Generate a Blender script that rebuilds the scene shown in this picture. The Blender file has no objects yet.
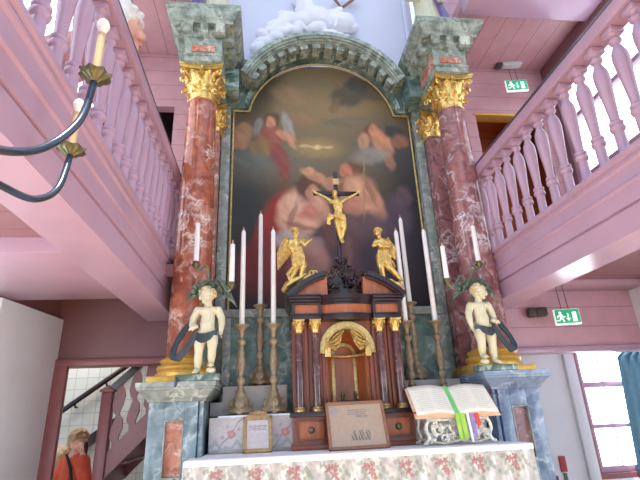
import bpy, bmesh, math, random
from mathutils import Vector, Matrix, Euler
random.seed(7)
D = bpy.data
sc = bpy.context.scene
COL = sc.collection
PI = math.pi

# ------------------------------------------------------------------ camera
F_PX = 460.0
CAM = Vector((-0.605, 0.0, 1.42))
YAW, PITCH, ROLL = math.radians(6.976), math.radians(20.90), math.radians(-2.522)
FW = Vector((math.sin(YAW)*math.cos(PITCH), math.cos(YAW)*math.cos(PITCH), math.sin(PITCH)))
_r = Vector((math.cos(YAW), -math.sin(YAW), 0)); _u = _r.cross(FW)
RT = math.cos(ROLL)*_r + math.sin(ROLL)*_u
UP = -math.sin(ROLL)*_r + math.cos(ROLL)*_u
cd = D.cameras.new('camera'); cam = D.objects.new('camera', cd); COL.objects.link(cam)
cd.sensor_width = 36.0; cd.lens = F_PX*36.0/640.0; cd.clip_start = 0.02
M3 = Matrix((RT, UP, -FW)).transposed()
cam.matrix_world = Matrix.Translation(CAM) @ M3.to_4x4()
sc.camera = cam
def at(px, py, Y):
    d = FW + RT*((px-320)/F_PX) - UP*((py-240)/F_PX)
    return CAM + d*(Y/d.y)

# ------------------------------------------------------------------ materials
def s2l(c):
    return tuple((x/12.92 if x <= .04045 else ((x+.055)/1.055)**2.4) for x in c)
def rgb(r, g, b): return s2l((r/255, g/255, b/255)) + (1.0,)
MATS = {}
def _new(name):
    m = D.materials.new(name); m.use_nodes = True
    nt = m.node_tree; b = nt.nodes['Principled BSDF']
    MATS[name] = m
    return m, nt, b
def N(nt, t, **kw):
    n = nt.nodes.new(t)
    for k, v in kw.items():
        if k in n.inputs: n.inputs[k].default_value = v
        else: setattr(n, k, v)
    return n
def ramp(nt, fac, stops):
    r = nt.nodes.new('ShaderNodeValToRGB'); el = r.color_ramp.elements
    while len(el) < len(stops): el.new(0.5)
    for e, (p, c) in zip(el, stops): e.position = p; e.color = c
    nt.links.new(fac, r.inputs['Fac']); return r
def plain(name, c, rough=.5, metal=0, var=.12, scale=14, bump=0, spec=.5, coat=0, stretch=(1,1,1)):
    m, nt, b = _new(name)
    tc = N(nt, 'ShaderNodeTexCoord'); mp = N(nt, 'ShaderNodeMapping'); mp.inputs['Scale'].default_value = stretch
    nt.links.new(tc.outputs['Object'], mp.inputs['Vector'])
    no = N(nt, 'ShaderNodeTexNoise', Scale=scale, Detail=5.0)
    nt.links.new(mp.outputs['Vector'], no.inputs['Vector'])
    lo = tuple(x*(1-var) for x in c[:3])+(1,); hi = tuple(min(1, x*(1+var)) for x in c[:3])+(1,)
    rp = ramp(nt, no.outputs['Fac'], [(.3, lo), (.7, hi)])
    nt.links.new(rp.outputs['Color'], b.inputs['Base Color'])
    b.inputs['Roughness'].default_value = rough; b.inputs['Metallic'].default_value = metal
    b.inputs['Specular IOR Level'].default_value = spec; b.inputs['Coat Weight'].default_value = coat
    if bump:
        bp = N(nt, 'ShaderNodeBump', Strength=bump, Distance=.01)
        nt.links.new(no.outputs['Fac'], bp.inputs['Height']); nt.links.new(bp.outputs['Normal'], b.inputs['Normal'])
    return m
def marble(name, a, bcol, vein, scale=5, veinw=.02, rough=.25, warp=1.2, blot=2.0):
    m, nt, b = _new(name)
    tc = N(nt, 'ShaderNodeTexCoord')
    n0 = N(nt, 'ShaderNodeTexNoise', Scale=scale*.7, Detail=4.0)
    nt.links.new(tc.outputs['Object'], n0.inputs['Vector'])
    mx = N(nt, 'ShaderNodeVectorMath', operation='MULTIPLY_ADD'); mx.inputs[1].default_value = (warp/scale,)*3
    nt.links.new(n0.outputs['Color'], mx.inputs[0]); nt.links.new(tc.outputs['Object'], mx.inputs[2])
    n1 = N(nt, 'ShaderNodeTexNoise', Scale=scale*blot, Detail=6.0, Roughness=.6)
    nt.links.new(mx.outputs[0], n1.inputs['Vector'])
    r1 = ramp(nt, n1.outputs['Fac'], [(.36, a), (.62, bcol)])
    n2 = N(nt, 'ShaderNodeTexNoise', Scale=scale, Detail=3.0, Roughness=.55)
    nt.links.new(mx.outputs[0], n2.inputs['Vector'])
    sb = N(nt, 'ShaderNodeMath', operation='SUBTRACT'); sb.inputs[1].default_value = .5
    ab = N(nt, 'ShaderNodeMath', operation='ABSOLUTE')
    nt.links.new(n2.outputs['Fac'], sb.inputs[0]); nt.links.new(sb.outputs[0], ab.inputs[0])
    r2 = ramp(nt, ab.outputs[0], [(0, (1,1,1,1)), (veinw, (.35,.35,.35,1)), (veinw*3, (0,0,0,1))])
    n3 = N(nt, 'ShaderNodeTexNoise', Scale=scale*.8, Detail=2.0)
    nt.links.new(tc.outputs['Object'], n3.inputs['Vector'])
    r3 = ramp(nt, n3.outputs['Fac'], [(.42, (0,0,0,1)), (.62, (1,1,1,1))])
    ml = N(nt, 'ShaderNodeMath', operation='MULTIPLY')
    nt.links.new(r2.outputs['Color'], ml.inputs[0]); nt.links.new(r3.outputs['Color'], ml.inputs[1])
    mix = N(nt, 'ShaderNodeMix', data_type='RGBA')
    nt.links.new(ml.outputs[0], mix.inputs['Factor']); nt.links.new(r1.outputs['Color'], mix.inputs[6])
    mix.inputs[7].default_value = vein
    nt.links.new(mix.outputs[2], b.inputs['Base Color'])
    b.inputs['Roughness'].default_value = rough
    return m
def planks(name, c, axis, pitch, rough=.4, seam=.03, var=.08, seamcol=.45):
    m = plain(name, c, rough, var=var, scale=6)
    nt = m.node_tree; b = nt.nodes['Principled BSDF']
    src = b.inputs['Base Color'].links[0].from_socket
    tc = [n for n in nt.nodes if n.type == 'TEX_COORD'][0]
    sx = N(nt, 'ShaderNodeSeparateXYZ'); nt.links.new(tc.outputs['Object'], sx.inputs[0])
    dv = N(nt, 'ShaderNodeMath', operation='DIVIDE'); dv.inputs[1].default_value = pitch
    nt.links.new(sx.outputs[axis], dv.inputs[0])
    fr = N(nt, 'ShaderNodeMath', operation='FRACT'); nt.links.new(dv.outputs[0], fr.inputs[0])
    lt = N(nt, 'ShaderNodeMath', operation='LESS_THAN'); lt.inputs[1].default_value = seam
    nt.links.new(fr.outputs[0], lt.inputs[0])
    mix = N(nt, 'ShaderNodeMix', data_type='RGBA'); nt.links.new(lt.outputs[0], mix.inputs['Factor'])
    nt.links.new(src, mix.inputs[6]); mix.inputs[7].default_value = tuple(x*seamcol for x in c[:3])+(1,)
    nt.links.new(mix.outputs[2], b.inputs['Base Color'])
    return m
def tiles(name, c, grout, size):
    m, nt, b = _new(name)
    tc = N(nt, 'ShaderNodeTexCoord'); mp = N(nt, 'ShaderNodeMapping')
    mp.inputs['Rotation'].default_value = (PI/2, 0, 0)
    nt.links.new(tc.outputs['Object'], mp.inputs['Vector'])
    br = N(nt, 'ShaderNodeTexBrick'); br.offset = 0
    br.inputs['Color1'].default_value = c; br.inputs['Color2'].default_value = tuple(x*.93 for x in c[:3])+(1,)
    br.inputs['Mortar'].default_value = grout; br.inputs['Scale'].default_value = 1
    br.inputs['Brick Width'].default_value = size; br.inputs['Row Height'].default_value = size; br.inputs['Mortar Size'].default_value = .004
    nt.links.new(mp.outputs['Vector'], br.inputs['Vector']); nt.links.new(br.outputs['Color'], b.inputs['Base Color'])
    b.inputs['Roughness'].default_value = .25
    return m
def emit(name, c, s):
    m, nt, b = _new(name)
    b.inputs['Base Color'].default_value = c
    b.inputs['Emission Color'].default_value = c; b.inputs['Emission Strength'].default_value = s
    return m
def painted(name, rough=.5):
    m, nt, b = _new(name)
    a = N(nt, 'ShaderNodeVertexColor'); a.layer_name = 'paint'
    no = N(nt, 'ShaderNodeTexNoise', Scale=60.0, Detail=3.0)
    tc = N(nt, 'ShaderNodeTexCoord'); nt.links.new(tc.outputs['Object'], no.inputs['Vector'])
    rp = ramp(nt, no.outputs['Fac'], [(.3, (.88,.88,.88,1)), (.7, (1,1,1,1))])
    mix = N(nt, 'ShaderNodeMix', data_type='RGBA', blend_type='MULTIPLY'); mix.inputs['Factor'].default_value = 1
    nt.links.new(a.outputs['Color'], mix.inputs[6]); nt.links.new(rp.outputs['Color'], mix.inputs[7])
    nt.links.new(mix.outputs[2], b.inputs['Base Color']); b.inputs['Roughness'].default_value = rough
    b.inputs['Specular IOR Level'].default_value = .25
    return m

PINK = rgb(186, 154, 176)
m_pink = plain('pink_paint', PINK, .2, var=.05, scale=3)
m_pinkshade = plain('shade_darkened_pink', rgb(128, 88, 92), .4, var=.06, scale=3)  # pink darkened to put the shadow of bulkhead and recess into the colour
m_pinkceil = planks('pink_ceiling_boards', rgb(188, 144, 148), 'X', .21, seam=.035)
m_pinkwall = planks('pink_wall_boards', rgb(186, 142, 148), 'Z', .19, seam=.03)
m_bulk = planks('mauve_wall_boards', rgb(204, 164, 178), 'Z', .19, seam=.03)
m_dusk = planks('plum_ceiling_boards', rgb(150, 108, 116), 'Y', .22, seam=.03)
m_rail = plain('rail_paint', rgb(70, 58, 74), .4)
m_white = plain('white_plaster', rgb(224, 230, 240), .7, var=.03, scale=4)
m_lav = plain('lavender_plaster', rgb(212, 214, 228), .7, var=.03, scale=2)
m_relief = plain('relief_plaster', rgb(236, 232, 238), .6, var=.02, scale=8)
m_green = marble('grey_green_marble', rgb(104, 116, 108), rgb(160, 174, 160), rgb(196, 204, 192), 7, .025)
m_dkgreen = marble('deep_green_marble', rgb(66, 92, 88), rgb(112, 138, 128), rgb(184, 200, 190), 5, .03)
m_blue = marble('blue_grey_marble', rgb(96, 116, 124), rgb(132, 152, 160), rgb(200, 212, 216), 5, .022)
m_blue2 = marble('slate_blue_marble', rgb(92, 110, 138), rgb(126, 146, 172), rgb(172, 186, 202), 5, .022)
m_grey = marble('pale_grey_marble', rgb(118, 128, 124), rgb(152, 160, 154), rgb(200, 204, 198), 6, .02)
m_red = marble('red_marble', rgb(138, 76, 60), rgb(184, 108, 80), rgb(232, 216, 206), 5.5, .02, .13, 1.8)
m_plum = marble('plum_marble', rgb(120, 78, 82), rgb(164, 112, 110), rgb(222, 208, 214), 5.5, .02, .13, 1.8)
m_inlay2 = marble('dull_plum_marble', rgb(112, 72, 78), rgb(140, 98, 102), rgb(190, 160, 160), 9, .02)
m_inlay = marble('rust_marble', rgb(160, 92, 72), rgb(196, 130, 104), rgb(226, 196, 176), 9, .03)
m_gold = plain('gilding', rgb(232, 196, 118), .28, .7, var=.3, scale=36, bump=.25)  # mottled tone painted in for shaded crevices and highlights of the carving
m_goldp = plain('pale_gilding', rgb(202, 172, 112), .38, .6, var=.3, scale=40, bump=.15)
m_ochre = plain('ochre_gilding', rgb(212, 168, 80), .4, .35, var=.12, scale=20)
m_wood = plain('cherry_wood', rgb(168, 96, 60), .3, var=.2, scale=9, stretch=(5, 5, .7))
m_wood2 = plain('red_brown_wood', rgb(126, 66, 48), .28, var=.2, scale=9, stretch=(5, 5, .7))
m_ebony = plain('ebony', rgb(46, 32, 36), .25, var=.2, scale=12)
m_dkcol = marble('brown_column_marble', rgb(72, 46, 48), rgb(98, 68, 70), rgb(136, 112, 114), 9, .02, .15)
m_brownwood = plain('brown_wood', rgb(142, 100, 76), .45, var=.2, scale=8, stretch=(1, 1, 5))
m_stair = plain('plum_stair_paint', rgb(146, 92, 96), .35, var=.06)
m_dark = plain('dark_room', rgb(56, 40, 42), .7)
m_orange = planks('orange_wood', rgb(176, 92, 52), 'Z', .2)
m_stick = plain('silvered_wood', rgb(158, 140, 114), .4, .2, var=.3, scale=24, bump=.25)
m_stickd = plain('tarnished_wood', rgb(132, 116, 94), .42, .2, var=.3, scale=24, bump=.25)
m_wax = plain('candle_wax', rgb(240, 238, 236), .35, var=.02)
m_wick = plain('wick', rgb(196, 142, 116), .6)
m_hairc = plain('gilt_cream', rgb(214, 190, 142), .5, var=.15, scale=30)
m_cream = plain('cream_stone', rgb(212, 206, 176), .5, var=.06, scale=12)
m_drape = plain('slate_drapery', rgb(46, 64, 74), .3, var=.2, scale=10)
m_frond = plain('green_bronze', rgb(104, 120, 106), .38, .15, var=.25, scale=20)
m_silver = plain('silver', rgb(206, 204, 190), .4, .45, var=.25, scale=40, bump=.3)
m_paper = plain('aged_paper', rgb(238, 234, 220), .8, var=.02)
m_pageedge = plain('page_edge', rgb(222, 190, 164), .8, var=.06)
m_black = plain('black_iron', rgb(74, 86, 104), .22, .6, var=.1)
m_bob = plain('antique_brass', rgb(104, 100, 74), .35, .7, var=.3, scale=40)
m_sleeve = plain('ivory_sleeve', rgb(206, 178, 130), .45)
m_bulb = plain('frosted_bulb', rgb(248, 236, 232), .3)
m_skin = plain('skin', rgb(226, 176, 158), .5, var=.04)
m_hairw = plain('white_hair', rgb(228, 226, 222), .6, var=.12, scale=40, bump=.5)
m_hairb = plain('fair_hair', rgb(176, 148, 112), .6, var=.2, scale=40, bump=.5)
m_hairl = plain('pale_blond_hair', rgb(206, 186, 152), .6, var=.15, scale=40, bump=.5)
m_redc = plain('red_jacket', rgb(206, 84, 58), .7)
m_palec = plain('pale_blue_cloth', rgb(196, 208, 226), .8)
m_blackc = plain('black_cloth', rgb(44, 42, 48), .7)
m_pinkc = plain('rose_cloth', rgb(206, 150, 150), .8)
m_purple = plain('violet_drapery', rgb(112, 96, 146), .5, var=.2)
m_teal = plain('teal_curtain', rgb(56, 92, 112), .8, var=.1)
m_exit = emit('exit_green', rgb(46, 178, 132), .25)
m_exitw = emit('exit_white', rgb(240, 250, 244), .5)
m_plastic = plain('grey_plastic', rgb(196, 196, 196), .4)
m_dplastic = plain('dark_plastic', rgb(70, 58, 60), .4)
m_redsign = plain('red_sign', rgb(178, 66, 70), .5)
m_sky = emit('window_daylight', (.82, .90, 1, 1), 2.4)
m_skyfill = emit('side_window_fill', (.80, .93, 1, 1), 5.5)  # fill glow for the two unseen aisle windows
m_skyb = emit('bright_window_daylight', (.86, .95, 1, 1), 8.0)
m_glass = plain('print_paper', rgb(176, 156, 138), .3, var=.05)
m_tile = tiles('white_tiles', rgb(214, 218, 214), rgb(172, 178, 176), .13)
m_floor = planks('floor_boards', rgb(222, 186, 146), 'X', .18)
m_lace = plain('white_linen', rgb(232, 236, 246), .8, var=.03)
m_paint = painted('oil_paint', .55)
m_floral = painted('floral_fabric', .85)
m_panelp = painted('painted_panel', .5)
m_print = painted('printed_sheet', .4)
RIB = {k: plain(k+'_ribbon', c, .6) for k, c in dict(green=rgb(110, 210, 110), lime=rgb(160, 206, 76), white=rgb(236, 236, 240), violet=rgb(150, 130, 196), red=rgb(212, 66, 66)).items()}

# ------------------------------------------------------------------ mesh builder
class MB:
    def __init__(s): s.bm = bmesh.new()
    def hull8(s, v):
        vs = [s.bm.verts.new(p) for p in v]
        for f in ((3,2,1,0),(4,5,6,7),(0,1,5,4),(1,2,6,5),(2,3,7,6),(3,0,4,7)):
            s.bm.faces.new([vs[i] for i in f])
        return vs
    def fr(s, a, z0, b, z1):
        x0,x1,y0,y1 = a; X0,X1,Y0,Y1 = b
        s.hull8([(x0,y0,z0),(x1,y0,z0),(x1,y1,z0),(x0,y1,z0),(X0,Y0,z1),(X1,Y0,z1),(X1,Y1,z1),(X0,Y1,z1)])
        return s
    def box(s, x0, x1, y0, y1, z0, z1, bev=0):
        x0,x1 = sorted((x0,x1)); y0,y1 = sorted((y0,y1)); z0,z1 = sorted((z0,z1))
        vs = s.hull8([(x0,y0,z0),(x1,y0,z0),(x1,y1,z0),(x0,y1,z0),(x0,y0,z1),(x1,y0,z1),(x1,y1,z1),(x0,y1,z1)])
        if bev:
            es = {e for v in vs for e in v.link_edges}
            bmesh.ops.bevel(s.bm, geom=list(es), offset=bev, segments=2, affect='EDGES', profile=.5)
        return s
    def lathe(s, prof, c, n=28, sx=1, sy=1, fn=None):
        rings = []
        for r, z in prof:
            ring = []
            for i in range(n):
                a = 2*PI*i/n; k = fn(a, z) if fn else 1
                ring.append(s.bm.verts.new((c[0]+r*k*sx*math.cos(a), c[1]+r*k*sy*math.sin(a), c[2]+z)))
            rings.append(ring)
        for A, B in zip(rings, rings[1:]):
            for i in range(n): s.bm.faces.new((A[i], A[(i+1)%n], B[(i+1)%n], B[i]))
        s.bm.faces.new(rings[0][::-1]); s.bm.faces.new(rings[-1])
        return s
    def tube(s, pts, rad, n=10):
        pts = [Vector(p) for p in pts]
        if not hasattr(rad, '__len__'): rad = [rad]*len(pts)
        t0 = (pts[1]-pts[0]).normalized()
        nn = t0.orthogonal().normalized(); rings = []
        for i, p in enumerate(pts):
            t = (pts[min(i+1, len(pts)-1)]-pts[max(i-1, 0)]).normalized()
            nn = (nn - t*nn.dot(t)).normalized(); b = t.cross(nn)
            rings.append([s.bm.verts.new(p+(nn*math.cos(2*PI*k/n)+b*math.sin(2*PI*k/n))*rad[i]) for k in range(n)])
        for A, B in zip(rings, rings[1:]):
            for i in range(n): s.bm.faces.new((A[i], A[(i+1)%n], B[(i+1)%n], B[i]))
        s.bm.faces.new(rings[0][::-1]); s.bm.faces.new(rings[-1])
        return s
    def ribbon(s, path, widths, side, thick=.004):
        path = [Vector(p) for p in path]; side = Vector(side).normalized(); rings = []
        if not hasattr(widths, '__len__'): widths = [widths]*len(path)
        for i, p in enumerate(path):
            t = (path[min(i+1, len(path)-1)]-path[max(i-1, 0)]).normalized()
            sd = (side - t*side.dot(t)); sd = sd.normalized() if sd.length > 1e-6 else t.orthogonal().normalized()
            n = t.cross(sd); w = widths[i]
            rings.append([s.bm.verts.new(q) for q in (p+sd*w, p+n*thick, p-sd*w, p-n*thick)])
        for A, B in zip(rings, rings[1:]):
            for i in range(4): s.bm.faces.new((A[i], A[(i+1)%4], B[(i+1)%4], B[i]))
        s.bm.faces.new(rings[0][::-1]); s.bm.faces.new(rings[-1])
        return s
    def prism(s, poly, y0, y1, plane='xz', c=0):
        def P(a, b, y): return (a, y, b) if plane == 'xz' else ((y, a, b) if plane == 'yz' else (a, b, y))
        A = [s.bm.verts.new(P(a, b, y0)) for a, b in poly]; B = [s.bm.verts.new(P(a, b, y1)) for a, b in poly]
        n = len(poly)
        for i in range(n): s.bm.faces.new((A[i], A[(i+1)%n], B[(i+1)%n], B[i]))
        s.bm.faces.new(A[::-1]); s.bm.faces.new(B)
        return s
    def arc(s, cx, cz, R0, R1, y0, y1, a0, a1, n=40):
        # solid ring segment in the xz plane, a in radians from +x
        rings = []
        for i in range(n+1):
            a = a0+(a1-a0)*i/n; c, d = math.cos(a), math.sin(a)
            rings.append([s.bm.verts.new(p) for p in ((cx+R0*c,y0,cz+R0*d),(cx+R1*c,y0,cz+R1*d),(cx+R1*c,y1,cz+R1*d),(cx+R0*c,y1,cz+R0*d))])
        for A, B in zip(rings, rings[1:]):
            for i in range(4): s.bm.faces.new((A[i], A[(i+1)%4], B[(i+1)%4], B[i]))
        s.bm.faces.new(rings[0][::-1]); s.bm.faces.new(rings[-1])
        return s
    def ell(s, c, r, rot=None, sub=2):
        M = Matrix.Translation(Vector(c)) @ (Euler(rot).to_matrix().to_4x4() if rot else Matrix()) @ Matrix.Diagonal((*(r if hasattr(r, '__len__') else (r,r,r)), 1))
        bmesh.ops.create_icosphere(s.bm, subdivisions=sub, radius=1, matrix=M)
        return s
    def cap(s, p, q, r0, r1, n=10):
        p, q = Vector(p), Vector(q); L = (q-p).length
        if L > 1e-5:
            M = Matrix.Translation((p+q)/2) @ (q-p).to_track_quat('Z', 'Y').to_matrix().to_4x4()
            bmesh.ops.create_cone(s.bm, cap_ends=True, segments=n, radius1=r0, radius2=r1, depth=L, matrix=M)
        s.ell(p, r0, sub=2); s.ell(q, r1, sub=2)
        return s
    def chain(s, pts, rs):
        for i in range(len(pts)-1): s.cap(pts[i], pts[i+1], rs[i], rs[i+1])
        return s
    def torus(s, c, R, r, n=24, m=8, axis='z', a0=0, a1=2*PI):
        pts = []
        full = abs(a1-a0-2*PI) < 1e-6; k = n if full else n+1
        for i in range(k):
            a = a0+(a1-a0)*i/n; u, v = R*math.cos(a), R*math.sin(a)
            pts.append(Vector(c)+Vector({'z':(u,v,0),'y':(u,0,v),'x':(0,u,v)}[axis]))
        if full: pts += pts[:1]
        return s.tube(pts, r, m)
    def grid(s, fn, nu, nv):
        V = [[s.bm.verts.new(fn(i/nu, j/nv)) for j in range(nv+1)] for i in range(nu+1)]
        for i in range(nu):
            for j in range(nv): s.bm.faces.new((V[i][j], V[i+1][j], V[i+1][j+1], V[i][j+1]))
        return s
    def xform(s, M):
        bmesh.ops.transform(s.bm, matrix=M, verts=s.bm.verts[:]); return s
    def build(s, name, mat, parent=None, smooth=40, solid=0, voxel=0, paint=None, origin=None, sm_it=6, tri=False):
        bmesh.ops.recalc_face_normals(s.bm, faces=s.bm.faces[:])
        if parent is not None: org = ORG[parent]
        elif origin is not None: org = Vector(origin)
        else:
            xs = [v.co for v in s.bm.verts]
            org = Vector(((min(v.x for v in xs)+max(v.x for v in xs))/2, (min(v.y for v in xs)+max(v.y for v in xs))/2, min(v.z for v in xs)))
        if voxel: pass
        me = D.meshes.new(name)
        for v in s.bm.verts: v.co -= org
        s.bm.to_mesh(me); s.bm.free()
        if voxel:
            t = D.objects.new('t', me); COL.objects.link(t)
            md = t.modifiers.new('r', 'REMESH'); md.mode = 'VOXEL'; md.voxel_size = voxel
            if sm_it:
                ms = t.modifiers.new('s', 'SMOOTH'); ms.factor = .5; ms.iterations = sm_it
            dg = bpy.context.evaluated_depsgraph_get()
            me2 = D.meshes.new_from_object(t.evaluated_get(dg)); me2.name = name
            D.objects.remove(t); D.meshes.remove(me); me = me2
            smooth = 180
        o = D.objects.new(name, me); COL.objects.link(o)
        me.materials.clear(); me.materials.append(mat)
        if smooth:
            me.polygons.foreach_set('use_smooth', [True]*len(me.polygons))
            if smooth < 180: me.set_sharp_from_angle(angle=math.radians(smooth))
        if paint:
            ca = me.color_attributes.new('paint', 'FLOAT_COLOR', 'POINT')
            buf = []
            for v in me.vertices:
                c = paint(v.co+org); buf += [c[0], c[1], c[2], 1]
            ca.data.foreach_set('color', buf)
        if solid:
            md = o.modifiers.new('thickness', 'SOLIDIFY'); md.thickness = solid; md.offset = 0
        o.parent = parent
        if parent is None: o.location = org
        ORG[o] = org
        return o
ORG = {}
def tag(o, label=None, cat=None, group=None, kind=None):
    if label: o['label'] = label
    if cat: o['category'] = cat
    if group: o['group'] = group
    if kind: o['kind'] = kind
    return o
def thing(name, label, cat, loc, group=None):
    o = D.objects.new(name, None); COL.objects.link(o); o.empty_display_size = .05
    o.location = loc; ORG[o] = Vector(loc)
    return tag(o, label, cat, group)
def struct(name, mb, mat, **k):
    o = mb.build(name, mat, **k); o['kind'] = 'structure'; return o
def copy_thing(o, delta, label=None):
    c = o.copy(); COL.objects.link(c); c.location = o.location + Vector(delta)
    if label: c['label'] = label
    for ch in list(o.children):
        d = ch.copy(); COL.objects.link(d); d.parent = c
        for g in list(ch.children):
            e = g.copy(); COL.objects.link(e); e.parent = d
    return c

def smooth_path(P, n=8):
    out = []; P = [P[0]]+P+[P[-1]]
    for i in range(1, len(P)-2):
        for k in range(n):
            t = k/n; a, b, c, d = P[i-1:i+3]
            out.append(.5*((2*b)+(c-a)*t+(2*a-5*b+4*c-d)*t*t+(3*b-a-3*c+d)*t**3))
    out.append(P[-2]); return out
WORLD, EXPO, SUN = 1.7, 0.2, 10.0
# ------------------------------------------------------------------ setting
struct('floor', MB().box(-4.2, 4.2, -4, 7, -.12, 0), m_floor)
# side aisles, lower level
mb = MB().prism([(-2.53, 3.45), (-2.50, 3.47), (-2.405, 4.29), (-3.25, 4.29), (-3.25, 3.45)], 0, 2.31, 'xy')
struct('wall_left', mb, m_white)
struct('trim_13', MB().prism([(-2.52, 3.61), (-2.45, 4.29), (-2.7, 4.29), (-2.7, 3.61)], 2.315, 2.495, 'xy'), m_pinkshade)
mb = MB().box(-3.2, -3.0, -4, -.2, 0, 2.6); mb.box(-3.2, -3.0, 2.6, 3.44, 0, 2.6); mb.box(-3.2, -3.0, -.2, 2.6, 0, .8); mb.box(-3.2, -3.0, -.2, 2.6, 2.1, 2.6)
struct('wall_left', mb, m_white)
mb = MB().box(3.05, 3.25, -4, -.2, 0, 2.6); mb.box(3.05, 3.25, 2.4, 4.2, 0, 2.6); mb.box(3.05, 3.25, -.2, 2.4, 0, .8); mb.box(3.05, 3.25, -.2, 2.4, 2.1, 2.6)
struct('wall_right', mb, m_white)
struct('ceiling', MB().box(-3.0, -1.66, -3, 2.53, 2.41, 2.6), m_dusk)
struct('ceiling', MB().box(-3.0, -1.66, 2.535, 3.6, 2.32, 2.6, bev=.008), m_pink)
struct('ceiling', MB().box(-3.0, -1.3, 3.605, 4.3, 2.5, 2.6), m_pinkshade)
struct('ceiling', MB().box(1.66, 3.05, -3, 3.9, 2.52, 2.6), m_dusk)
struct('trim_1', MB().box(1.67, 3.05, 3.905, 4.2, 2.48, 2.6, bev=.01), m_pink)
struct('trim_2', MB().box(2.95, 3.05, 2.4, 3.9, 2.3, 2.52, bev=.01), m_pink)
# gallery beams with their mouldings
def beam(name, X0, s):
    prof = [(.255,2.27),(0,2.27),(0,2.405),(.014,2.408),(.014,2.420),(-.004,2.423),(-.004,2.515),(-.016,2.522),(-.016,2.535),(-.006,2.545),(-.006,2.62),
            (-.02,2.63),(-.02,2.645),(-.01,2.652),(-.01,2.662),(-.03,2.672),(-.03,2.70),(.14,2.70),(.255,2.64)]
    struct(name, MB().prism([(X0+s*a, z) for a, z in prof], -3, 4.22), m_pink, smooth=30)
beam('trim_3', -1.415, -1); beam('trim_4', 1.345, 1)
# bulkheads and door frame under the galleries
struct('wall_back', MB().box(-3.1, -1.3, 4.3, 4.42, 1.96, 2.6), m_pinkshade)
mb = MB().box(-3.1, -1.3, 4.26, 4.44, 1.90, 1.965, bev=.012); mb.box(-2.42, -2.305, 4.26, 4.32, 0, 1.905, bev=.012)
struct('trim_5', mb, m_stair)
struct('wall_back', MB().box(1.3, 3.25, 4.205, 4.32, 1.94, 2.6), m_bulk)
mb = MB().box(1.3, 3.25, 4.16, 4.32, 1.885, 1.945, bev=.012)
struct('trim_6', mb, m_pink)
# room behind on the right, with its window
mb = MB().box(1.25, 2.62, 4.74, 4.9, 0, 2.6); mb.box(3.5, 3.9, 4.74, 4.9, 0, 2.6); mb.box(2.62, 3.5, 4.74, 4.9, 0, .72); mb.box(2.62, 3.5, 4.74, 4.9, 1.98, 2.6)
struct('wall_back', mb, m_white)
struct('wall_right', MB().box(3.9, 4.0, 4.3, 4.9, 0, 2.6), m_white)
struct('trim_7', MB().box(2.52, 2.635, 4.70, 4.745, .3, 2.0, bev=.01), m_white)
def window(name, x0, x1, y, z0, z1, hs, vs, axis='x', fw=.07, sash=.045, bar=.02, mat=None, sky=None):
    mat = mat or m_stair
    w = D.objects.new(name, None); COL.objects.link(w); w.location = (x0, y, z0) if axis == 'x' else (y, x0, z0); ORG[w] = Vector(w.location); w['kind'] = 'structure'
    def B(mb, a0, a1, d0, d1, c0, c1, bev=.006):
        return mb.box(a0, a1, y+d0, y+d1, c0, c1, bev) if axis == 'x' else mb.box(y+d0, y+d1, a0, a1, c0, c1, bev)
    f = MB(); B(f, x0, x0+fw, -.03, .08, z0, z1); B(f, x1-fw, x1, -.03, .08, z0, z1); B(f, x0, x1, -.03, .08, z1-fw*.6, z1); B(f, x0, x1, -.05, .08, z0, z0+fw)
    f.build('window_frame', mat, w)
    s = MB()
    B(s, x0+fw, x0+fw+sash, 0, .05, z0+fw, z1-fw*.6); B(s, x1-fw-sash, x1-fw, 0, .05, z0+fw, z1-fw*.6)
    for h, t in hs: B(s, x0+fw, x1-fw, -.01, .05, h-t, h+t)
    for v, t in vs: B(s, v-t, v+t, .01, .04, z0+fw, z1-fw*.6)
    s.build('sash_bars', mat if axis == 'y' else m_pink, w)
    p = MB(); B(p, x0+fw*.5, x1-fw*.5, .052, .062, z0+fw*.5, z1-fw*.3, 0); p.build('window_pane', sky or m_sky, w)
    return w
window('window_1', 2.635, 3.5, 4.80, .70, 1.98, [(1.61, .028), (1.20, .02), (.80, .03)], [(2.98, .007)], sky=m_skyb)
# gallery level
def gal_wall(x, s):
    mb = MB()
    a, b = sorted((x, x+s*.15))
    mb.box(a, b, -3, .3, 2.6, 5.4); mb.box(a, b, 4.12, 4.25, 2.6, 5.4); mb.box(a, b, .3, 4.12, 2.6, 3.0); mb.box(a, b, .3, 4.12, 5.15, 5.4)
    mb.box(a, b, 1.9, 2.3, 3.0, 5.15)
    return mb
struct('wall_left', gal_wall(-2.32, -1), m_pinkshade); struct('wall_right', gal_wall(2.75, 1), m_pinkshade)
k = 2
for s in (-1, 1):
    for a, b in ((.3, 1.9), (2.3, 4.12)):
        window('window_%d' % k, a, b, (-2.36 if s < 0 else 2.79), 3.0, 5.15, [(3.7, .025), (4.4, .025)], [((a+b)/2, .02)], axis='y', mat=m_pink); k += 1
window('window_6', -.2, 2.6, -3.1, .8, 2.1, [(1.5, .03)], [(.7, .02), (1.7, .02)], axis='y', mat=m_white, sky=m_skyfill)  # unseen window added to light the lower aisles
window('window_7', -.2, 2.4, 3.1, .8, 2.1, [(1.5, .03)], [(.7, .02), (1.7, .02)], axis='y', mat=m_white, sky=m_skyfill)  # its unseen counterpart on the right, also added for fill light
struct('floor', MB().box(-2.75, -1.68, -3, 4.2, 2.605, 2.64), m_floor)
struct('floor', MB().box(1.62, 2.75, -3, 4.2, 2.605, 2.64), m_floor)
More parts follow.
